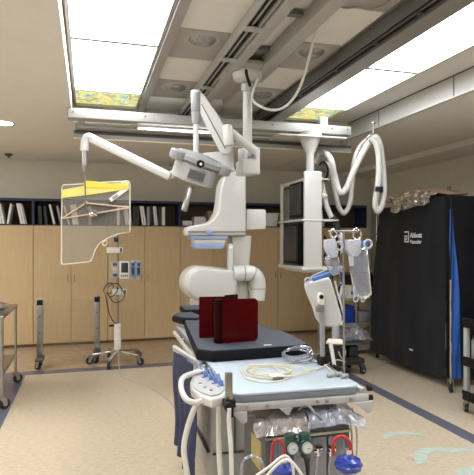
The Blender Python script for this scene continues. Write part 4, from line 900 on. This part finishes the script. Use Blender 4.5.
b = MB(); b.tube([(1.193, 2.654, 1.395), (1.166, 2.662, 1.401), (1.155, 2.665, 1.384), (1.171, 2.660, 1.373), (1.198, 2.653, 1.412), (1.257, 2.636, 1.439), (1.278, 2.630, 1.456)], .005, 6, 8); b.build('wire_loop', 'frosted', e)
for i, pp in enumerate(([(1.333, 2.583, 1.381), (1.338, 2.581, 1.337), (1.322, 2.586, 1.288)], [(1.333, 2.583, 1.436), (1.338, 2.581, 1.392), (1.333, 2.583, 1.359)])):
    b = MB(); b.tube(pp, .007, 4, 8)
    solo(b, 'infusion_line', 'frosted' if i == 0 else 'bag_blue', ['pale connector dangling just under the blue tube end', 'dark blue connector dangling from the blue tube end'][i], 'connector')
br = empty('arm_bracket', (1.307, 2.590, 0.877), 'small ivory plate on a white leg clamped to the right table rail', 'bracket')
b = MB().prism([(1.311, 2.724, 1.027), (1.372, 2.623, 1.040), (1.402, 2.667, 1.038), (1.450, 2.809, 1.022), (1.384, 2.849, 1.021)], (0, 0, -.012), .003); b.build('plate', 'ivory_plate', br)
b = MB(); b.cyl((1.323, 2.690, 1.021), (1.324, 2.637, 0.897), .012, .010, seg=14); b.build('leg', 'white_enamel', br)
b = MB(); q = (1.318, 2.618, 0.891); b.box((q[0] - .02, q[1] - .025, .855), (q[0] + .02, q[1] + .02, .90), .005); b.cyl((1.295, 2.604, 0.918), (1.322, 2.596, 0.896), .013, seg=12); b.build('clamp', 'black', br)

# black wheeled unit on the floor behind
wb = empty('wheeled_base', (3.017, 5.793, 0.172), 'low black wheeled unit under plastic on the floor behind the drip stand', 'trolley')
q = Vector((3.017, 5.793, 0.172)); q.z = 0
b = MB(); b.box((q.x - .26, q.y - .2, .12), (q.x + .20, q.y + .2, .20), .03); b.box((q.x - .20, q.y - .15, .20), (q.x - .02, q.y + .12, .36), .03); b.box((q.x + .02, q.y - .12, .2), (q.x + .16, q.y + .1, .34), .03); b.build('base_body', 'black_rubber', wb)
b = MB(); b.box((q.x - .2, q.y - .18, .36), (q.x + .22, q.y + .2, .385), .01); b.build('top_plate', 'dark_grey', wb)
b = MB(); b.cyl((q.x - .10, q.y, .38), (q.x - .10, q.y, .58), .05, .045, seg=16, bev=.01); b.cyl((q.x - .10, q.y, .58), (q.x - .10, q.y, .61), .02, seg=12); b.build('bottle', 'frosted', wb)
for x, y in ((-.2, -.17), (.16, -.17), (-.2, .17), (.16, .17)): caster(wb, q.x + x, q.y + y, .055, 0, .5, 'dark_grey')
b = MB(); b.tube([(q.x - .16, q.y - .19, .3), (q.x - .13, q.y - .24, .22), (q.x - .08, q.y - .22, .3), (q.x - .12, q.y - .21, .36)], .008, 6, 6); b.build('cord', 'cable_grey', wb)
b = MB(); crumple(b, lambda u, v: (q.x - .04 + .36 * u, q.y - .18 + .34 * v, .42 + .16 * math.sin(math.pi * u) ** .6 * math.sin(math.pi * v) ** .6), 18, 18, .03, 5.5, 7)
solo(b, 'plastic_bag', 'clear_bag', 'crumpled clear plastic bag on top of the low black wheeled unit', 'plastic bag', smooth=0)
b = MB(); b.tube([(3.399, 6.272, 0.006), (3.332, 5.888, 0.006), (3.451, 5.800, 0.006), (3.718, 6.002, 0.006), (3.907, 6.066, 0.006)], .005, 8, 6)
solo(b, 'floor_cable', 'cable_grey', 'thin grey cable curving over the floor towards the black cover', 'cable')

# shelf cart between base and cover
e = empty('shelf_cart', (3.62, 6.95, 0), 'grey metal shelf cart behind the drip bags with a blue bin on its lower shelf', 'cart')
for z_ in (.06, .42, .77): MB().box((3.30, 6.62, z_), (3.98, 7.15, z_ + .03), .005).build('shelf', 'pale_grey' if z_ > .7 else 'grey_plastic', e)
for x, y in ((3.31, 6.64), (3.97, 6.64), (3.31, 7.13), (3.97, 7.13), (3.66, 6.63)): MB().cyl((x, y, .06), (x, y, .80 if x != 3.66 else .78), .014, seg=12).build('post', 'steel', e)
for x, y in ((3.34, 6.68), (3.66, 6.68), (3.94, 6.68), (3.34, 7.08), (3.94, 7.08)): caster(e, x, y, .023, 0, .4)
e2_ = empty('storage_bin', (3.52, 6.8, .45), 'blue plastic bin on the grey shelf cart', 'bin')
b = MB(); b.prism([(3.36, 6.66, .452), (3.64, 6.66, .452), (3.645, 6.66, .68), (3.355, 6.66, .68)], (0, .4, 0), .01); b.build('bin_body', 'blue_bin', e2_)
b = MB(); b.box((3.345, 6.65, .672), (3.655, 7.07, .69), .005); b.build('bin_rim', 'blue_bin', e2_)
b = MB(); b.box((3.72, 6.68, .452), (3.93, 7.0, .60), .008); solo(b, 'cardboard_box', 'binder_grey', 'grey carton beside the blue bin on the shelf cart', 'box')
e3 = empty('printer', (3.8, 6.85, .8), 'black box-shaped device on the top of the grey shelf cart', 'printer')
b = MB(); b.box((3.66, 6.68, .803), (3.97, 7.05, 1.13), .015); b.build('printer_body', 'black', e3)
b = MB(); b.box((3.70, 6.672, .92), (3.94, 6.682, .96), .003); b.build('slot', 'dark_grey', e3)
b = MB(); b.box((3.60, 6.66, 1.133), (3.96, 6.95, 1.16), .004); b.build('lid', 'dark_grey', e3)
e3 = empty('wipe_box', (3.767, 6.410, 0.963), 'white carton with grey print beside the black cover edge', 'box')
q = Vector((3.610, 6.143, 0.910)); b = MB(); b.box((3.55, 6.62, .803), (3.655, 6.8, .98), .006); b.build('carton', 'paper', e3); b = MB(); b.box((3.57, 6.615, .86), (3.64, 6.621, .90)); b.build('print', 'mid_grey', e3)
# black draped rack
cv = empty('covered_rack', (4.1, 5.6, 0), 'tall storage rack under a black fabric cover with white lettering along the right wall', 'covered rack')
X0, X1, Y0, Y1, ZT2 = 3.78, 4.45, 4.84, 6.40, 2.10
def fold(s_, v, k): return .007 * math.sin(s_ * 7 + k + v * 1.5) * (.25 + .9 * v) + .003 * math.sin(s_ * 19 + 2 * k) * v + .014 * noise.noise(Vector((s_ * 3, v * 4, k)))
def face(P, Q, nrm, k, zb=.085):
    P = Vector(P); Q = Vector(Q); L = (Q - P).length; nrm = Vector(nrm)
    def g(u, v):
        e_ = min(1, 5 * min(u, 1 - u)); e_ = max(e_, .0)
        p = P.lerp(Q, u) + nrm * (fold(u * L, v, k) * e_ + .03 * v)
        p.y = Y0 + (p.y - Y0) * (.88 + .12 * min(1, v * 1.6)); zt = 2.112 - (p.y - Y0) * .05
        return (p.x, p.y, zt - (zt - zb) * v + .012 * math.sin(u * L * 11) * v)
    return g
b = MB()
b.grid(face((X0, Y0, 0), (X0, Y1, 0), (-1, 0, 0), 1), 60, 40)
b.grid(face((X0, Y1, 0), (X1, Y1, 0), (0, 1, 0), 2), 24, 30)
b.grid(face((X0 - .03, Y0 - .0, 0), (X1, Y0 - .0, 0), (0, -1, 0), 3), 30, 40)
b.grid(lambda u, v: (X0 + (X1 - X0) * u, Y0 + (Y1 - Y0) * v * .88, 2.112 - .05 * .88 * (Y1 - Y0) * v + .018 * math.sin(math.pi * u) * math.sin(math.pi * v) + .012 * noise.noise(Vector((u * 4, v * 7, 2)))), 20, 40)
b.build('cover', 'cover_fabric', cv, 60)
b = MB(); b.grid(lambda u, v: (X0 + .0 + (.04 + .09 * min(1, v * 1.5)) * u, Y0 - .045 - .02 * v + .012 * math.sin(u * 7 + v * 9), ZT2 - .14 - (ZT2 - .25) * v), 10, 40); b.build('lining', 'blue_fabric', cv, 60)
b = MB(); b.tube([(X0 - .005, Y0 - .03, ZT2), (X0 + .02, Y0 - .05, ZT2 - .15), (X0 - .01, Y0 - .06, .9), (X0 - .01, Y0 - .07, .12)], .010, 8, 8); b.build('cover_hem', 'cover_fabric', cv)
for x, y in ((X0 - .08, Y0 - .16), (X1 - .04, Y0 + .04), (X0 + .05, Y1 - .04), (X1 - .04, Y1 - .04)):
    MB().cyl((x, y, .10), (x, y, 1.2 if y < Y0 else 2.08), .011, seg=12).build('upright', 'chrome', cv)
    caster(cv, x, y, .058 if y < Y0 else .045, 0, .8)
for z_ in (.2, .7, 1.2, 1.7): MB().box((X0 + .03, Y0 + .04, z_), (X1 - .03, Y1 - .04, z_ + .02)).build('wire_shelf', 'mid_grey', cv)
# lettering on the cover
def text(body, size, org, name, parent=None, bold=.0):
    cu = bpy.data.curves.new('t', 'FONT'); cu.body = body; cu.size = size; cu.extrude = .001; cu.offset = bold
    o = bpy.data.objects.new('t', cu); COL.objects.link(o)
    dg = bpy.context.evaluated_depsgraph_get(); me = bpy.data.meshes.new_from_object(o.evaluated_get(dg))
    bpy.data.objects.remove(o); b = MB(frame(org, (0, -1, 0), (0, 0, 1), (-1, 0, 0))); t_ = bmesh.new(); t_.from_mesh(me); b._merge(t_)
    return b.build(name, 'text_white', parent, 0)
tx = X0 - .045
q0 = (3.735, 5.457, 1.654); q1 = (3.735, 5.457, 1.594)
text('Abbott', .080, (tx, q0[1], q0[2]), 'lettering', cv, .0022)
text('Vascular', .066, (tx, q1[1], q1[2] - .012), 'lettering', cv, .0006)
LM_ = frame((tx, (3.735, 5.570, 1.655)[1], (3.735, 5.570, 1.655)[2]), (0, -1, 0), (0, 0, 1), (-1, 0, 0))
b = MB(LM_); s_ = .05
for lo, hi in (((0, .07), (.11, .09)), ((.09, -.07), (.11, .09)), ((0, -.07), (.11, -.05)), ((0, -.07), (.02, .03)), ((0, .012), (.07, .03)), ((.055, -.03), (.07, .03)), ((.02, -.03), (.07, -.015))):
    b.box((lo[0] * .85, lo[1] * .85, 0), (hi[0] * .85, hi[1] * .85, .001))
b.build('logo', 'text_white', cv)
b = MB(LM_); b.box((.10, -1.36, .0), (.17, -1.34, .002)); b.build('hem_label', 'text_white', cv)
# crinkled pack on top
b = MB(); 
def pk(u, v):
    x = 3.74 + .42 * v; y = 6.1 - 1.15 * u
    return (x, y, 2.12 + .02 * u + .16 * (1 - .45 * u) * math.sin(math.pi * min(1, u * 1.02)) ** .5 * math.sin(math.pi * v) ** .4)
crumple(b, pk, 40, 16, .02, 4.4, 6)
e = solo(b, 'wrapped_pack', 'pack_brown', 'brown pack in crinkled plastic wrap lying on the black covered rack', 'package', smooth=30)
wa, wb_, wc, wd = (Vector((3.690, 5.841, 2.161)), Vector((3.690, 5.750, 1.965)), Vector((3.690, 5.050, 2.040)), Vector((3.690, 5.050, 2.187)))
def wrp(u, v):
    p = wa.lerp(wd, u).lerp(wb_.lerp(wc, u), v); p.z += .03 * math.sin(math.pi * u) * (1 - v); p.x += .03 * (1 - v) * u; return tuple(p)
b = MB(); crumple(b, wrp, 22, 10, .028, 2.2, 9)
wr = b.build('loose_wrap', 'clear_film', e, 0)

# black utility cart at the right edge
uc = empty('utility_cart', (3.75, 4.2, 0), 'black plastic utility cart with silver posts at the right edge of the photo', 'cart')
UX0, UX1, UY0, UY1 = 3.38, 3.96, 3.58, 4.12
for z_ in (.12, .44, .80): 
    b = MB(); b.box((UX0, UY0, z_), (UX1, UY1, z_ + .05), .012); b.box((UX0, UY0, z_ + .05), (UX0 + .02, UY1, z_ + .09), .004); b.box((UX0, UY0, z_ + .05), (UX1, UY0 + .02, z_ + .09), .004); b.build('tray', 'black', uc)
for x, y in ((UX0 + .03, UY0 + .03), (UX0 + .03, UY1 - .03), (UX1 - .03, UY0 + .03), (UX1 - .03, UY1 - .03)):
    MB().box((x - .022, y - .022, .17), (x + .022, y + .022, .80), .008).build('post', 'pale_grey', uc); caster(uc, x, y, .045, 0, 1.2)
e = empty('canister', (3.49, 4.04, .495), 'pale cylindrical canister on the middle tray of the black utility cart', 'canister')
MB().lathe([(0, 0), (.05, 0), (.055, .02), (.055, .18), (.045, .20), (0, .20)], (3.49, 4.04, .495)).build('canister_body', 'grey_plastic', e)
MB().lathe([(0, 0), (.046, 0), (.046, .03), (0, .035)], (3.49, 4.04, .695)).build('lid', 'dark_grey', e)
# second cover
e = empty('hanging_cover', (3.8, 4.3, 1.5), 'second black fabric cover at the far right edge of the photo', 'cover')
X2 = 4.02
def g2(u, v):
    return (X2 + .46 * u, 4.50 + .02 * math.sin(u * 12) * v + .0, 2.16 - 1.95 * v)
b = MB(); b.grid(g2, 20, 30, .004)
b.grid(lambda u, v: (X2 + .02 * math.sin(u * 14) * v, 3.7 + .8 * u, 2.16 - 1.95 * v), 24, 30, .004)
b.grid(lambda u, v: (X2 + .46 * u, 3.7 + .8 * v, 2.16), 6, 10, .004); b.build('cover_sheet', 'cover_fabric', e, 60)

# wall thermostat
q = (5.200, 6.615, 2.394)
e = empty('wall_box', (5.18, q[1], q[2]), 'small beige box on the right wall above the black cover', 'wall box')
MB().box((5.15, q[1] - .26, q[2] - .05), (5.2, q[1] + .20, q[2] + .05), .006).build('box_body', 'plaster', e)
MB().box((5.145, q[1] - .12, q[2] - .035), (5.15, q[1] - .02, q[2] + .035), .002).build('cover_plate', 'pale_grey', e)
# floor tape residue
def blob(pts, label):
    b = MB().prism([PZ_(p) for p in pts], (0, 0, .0012)); return solo(b, 'tape_residue', 'teal_tape', label, 'floor mark', 'teal marks on the floor')
PZ_ = lambda p: (p[0], p[1], .0008)
blob([(2.331, 3.793, 0.000), (2.445, 3.855, 0.000), (2.573, 3.830, 0.000), (2.660, 3.746, 0.000), (2.650, 3.679, 0.000), (2.557, 3.763, 0.000), (2.439, 3.786, 0.000), (2.307, 3.710, 0.000)], 'faint teal arc-shaped tape mark on the floor, the uppermost one')
blob([(2.314, 3.344, 0.000), (2.414, 3.449, 0.000), (2.509, 3.483, 0.000), (2.641, 3.465, 0.000), (2.764, 3.389, 0.000), (2.889, 3.394, 0.000), (2.869, 3.339, 0.000), (2.675, 3.335, 0.000), (2.561, 3.407, 0.000), (2.455, 3.360, 0.000), (2.363, 3.257, 0.000), (2.276, 3.229, 0.000)], 'larger faint teal hook-shaped tape mark on the floor, right of centre')
blob([(2.465, 3.073, 0.000), (2.584, 3.106, 0.000), (2.668, 3.065, 0.000), (2.577, 2.960, 0.000), (2.445, 2.998, 0.000)], 'faint teal tape mark in the bottom right corner')

# ================================================================ LEFT SIDE: steel trolley, floor screen, pump stand
tr = empty('steel_trolley', (-1.1, 5.9, 0), 'stainless steel two-shelf trolley on casters at the left edge', 'trolley')
TX0, TX1, TY0, TY1 = -1.42, -.77, 5.37, 6.38
b = MB().box((TX0, TY0, .865), (TX1, TY1, .895), .006); b.build('top_shelf', 'steel', tr)
b = MB().box((TX0 + .02, TY0 + .02, .30), (TX1 - .02, TY1 - .02, .325), .005); b.build('lower_shelf', 'steel', tr)
for x, y in ((TX0 + .02, TY0 + .02), (TX1 - .02, TY0 + .02), (TX0 + .02, TY1 - .02), (TX1 - .02, TY1 - .02)):
    MB().cyl((x, y, .11), (x, y, .87), .0155, seg=14).build('leg', 'steel', tr); caster(tr, x, y, .052, 0, .6)
b = MB(); crumple(b, lambda u, v: (-1.35 + .50 * u, 5.75 + .5 * v, .92 + .07 * math.sin(math.pi * u) ** .6 * math.sin(math.pi * v) ** .6), 16, 16, .02, 1.1, 8)
solo(b, 'plastic_bag', 'clear_bag', 'crumpled clear plastic bag on the stainless trolley at left', 'plastic bag', smooth=0)

fs = empty('floor_screen', (-.28, 7.2, 0), 'low clear acrylic floor screen between two steel posts on casters', 'screen')
for i, (x, y) in enumerate(((-.585, 7.02), (.115, 7.20))):
    b = MB(); b.box((x - .04, y - .02, .13), (x + .04, y + .02, .88), .004); p_ = b.build('post', 'steel', fs)
    MB().box((x - .035, y - .024, .80), (x + .035, y - .018, .87), .002).build('post_cap', 'black', p_)
    for z_ in (.45, .66): MB().cyl((x, y - .024, z_), (x, y - .019, z_), .010, seg=10).build('bolt', 'dark_grey', p_)
    b = MB(); b.box((x - .05, y - .14, .11), (x + .05, y + .14, .14), .008); b.build('foot', 'dark_grey', fs)
    caster(fs, x, y - .10, .048, 0, 2.4); caster(fs, x, y + .10, .048, 0, 2.4)
b = MB().prism([(-.545, 7.025, .16), (.075, 7.19, .16), (.075, 7.19, .84), (-.545, 7.025, .84)], (-.002, .008, 0)); b.build('acrylic_panel', 'acrylic_low', fs)

ps = empty('pump_stand', (.36, 7.11, 0), 'wheeled infusion stand with pumps, monitor and coiled cables by the cabinets', 'infusion stand')
cx, cy = .375, 7.05
MB().cyl((cx, cy, .12), (cx, cy, 1.69), .016, seg=14).build('pole', 'steel', ps)
MB().box((cx - .045, cy - .035, 1.60), (cx + .01, cy - .015, 1.66), .004).build('pole_clip', 'navy', ps)
MB().cyl((cx - .09, cy + .01, .35), (cx - .09, cy + .01, 1.66), .007, seg=10).build('side_rod', 'tan_rod', ps)
for k in range(5):
    a = R(250 + 72 * k); x, y = cx + .33 * math.cos(a), cy + .33 * math.sin(a)
    b = MB(); bar(b, (cx, cy, .16), (x, y, .125), .05, .03, .008); b.build('leg', 'chrome', ps)
    caster(ps, x, y, .048, 0, a)
MB().lathe([(0, 0), (.06, 0), (.06, .04), (.03, .07), (0, .07)], (cx, cy, .13)).build('hub', 'chrome', ps)
MB().box((cx - .045, cy - .06, .18), (cx + .045, cy - .01, .52), .012).build('power_block', 'ivory_plate', ps)
for k in range(4): MB().box((cx - .03, cy - .064, .24 + .08 * k), (cx + .03, cy - .058, .29 + .08 * k), .003).build('socket', 'paper', ps)
def rack_plate(z, x0, x1):
    p_ = MB().box((x0, cy - .05, z), (x1, cy - .02, z + .075), .006).build('tag_plate', 'paper', ps)
    MB().box((x1 - .04, cy - .054, z + .008), (x1 - .012, cy - .049, z + .065), .002).build('tag_mark', 'mid_grey', p_)
rack_plate(1.455, (0.234, 7.059, 1.429)[0], (0.443, 6.999, 1.429)[0]); rack_plate(.905, (0.304, 7.039, 0.862)[0], (0.494, 6.984, 0.862)[0])
b = MB().box((cx - .085, cy - .10, 1.13), (cx + .015, cy - .02, 1.345), .01); k_ = b.build('pump_module', 'pale_grey', ps)
for z_, m in ((1.29, 'dark_grey'), (1.225, 'peach'), (1.15, 'dark_grey')): MB().box((cx - .065, cy - .107, z_), (cx - .01, cy - .098, z_ + .04), .004).build('dial', m, k_)
b = MB().box((cx + .02, cy - .12, 1.12), (cx + .15, cy - .02, 1.35), .012); k_ = b.build('pump_monitor', 'paper', ps)
MB().box((cx + .04, cy - .126, 1.20), (cx + .13, cy - .119, 1.33), .003).build('screen', 'screen', k_)
for i in range(4): MB().box((cx + .032 + i * .026, cy - .125, 1.145), (cx + .052 + i * .026, cy - .119, 1.175), .002).build('button', 'grey_plastic', k_)
for i in range(2):
    xa = cx + .157 + i * .072
    k_ = MB().box((xa, cy - .11, 1.12), (xa + .068, cy - .02, 1.36), .01).build('syringe_pump', 'pale_grey', ps)
    MB().box((xa + .012, cy - .117, 1.15), (xa + .056, cy - .109, 1.335), .004).build('pump_door', 'blue_knob' , k_)
    MB().box((xa + .018, cy - .12, 1.29), (xa + .05, cy - .116, 1.32), .002).build('screen', 'screen', k_)
    MB().box((xa + .018, cy - .12, 1.18), (xa + .05, cy - .116, 1.26), .002).build('key_pad', 'navy', k_)
random.seed(5)
for i in range(4):
    r_ = .07 + .018 * i
    b = MB(); b.tube([(cx - .12 + .03 * i + r_ * math.cos(t) * (.8 + .2 * math.sin(2 * t + i)), cy - .12 - .012 * i, 1.00 - .02 * i + r_ * 1.0 * math.sin(t)) for t in [2 * math.pi * k / 12 + i for k in range(12)]], .007, 5, 6)
    b.build('coiled_cable', 'cable_brown' if i != 2 else 'cable_grey', ps)
b = MB(); b.tube([(cx - .16, cy - .1, .95), (cx - .13, cy - .12, .75), (cx - .08, cy - .12, .6), (cx - .02, cy - .08, .53)], .008, 8, 6); b.build('down_cable', 'cable_brown', ps)
MB().cyl((cx - .11, cy - .02, .50), (cx - .03, cy - .02, .50), .014, seg=10).build('knob', 'black', ps)
b = MB(); b.tube([(cx + .0, cy - .05, .18), (0.372, 6.426, 0.030), (0.406, 6.224, 0.006), (0.485, 6.064, 0.006), (0.589, 5.861, 0.006), (0.689, 5.589, 0.006), (0.766, 5.308, 0.006), (0.795, 5.095, 0.006), (0.793, 4.786, 0.006)], .006, 8, 6)
solo(b, 'floor_cable', 'cable_grey', 'grey power cable running over the floor from the pump stand towards the blue drape', 'cable')
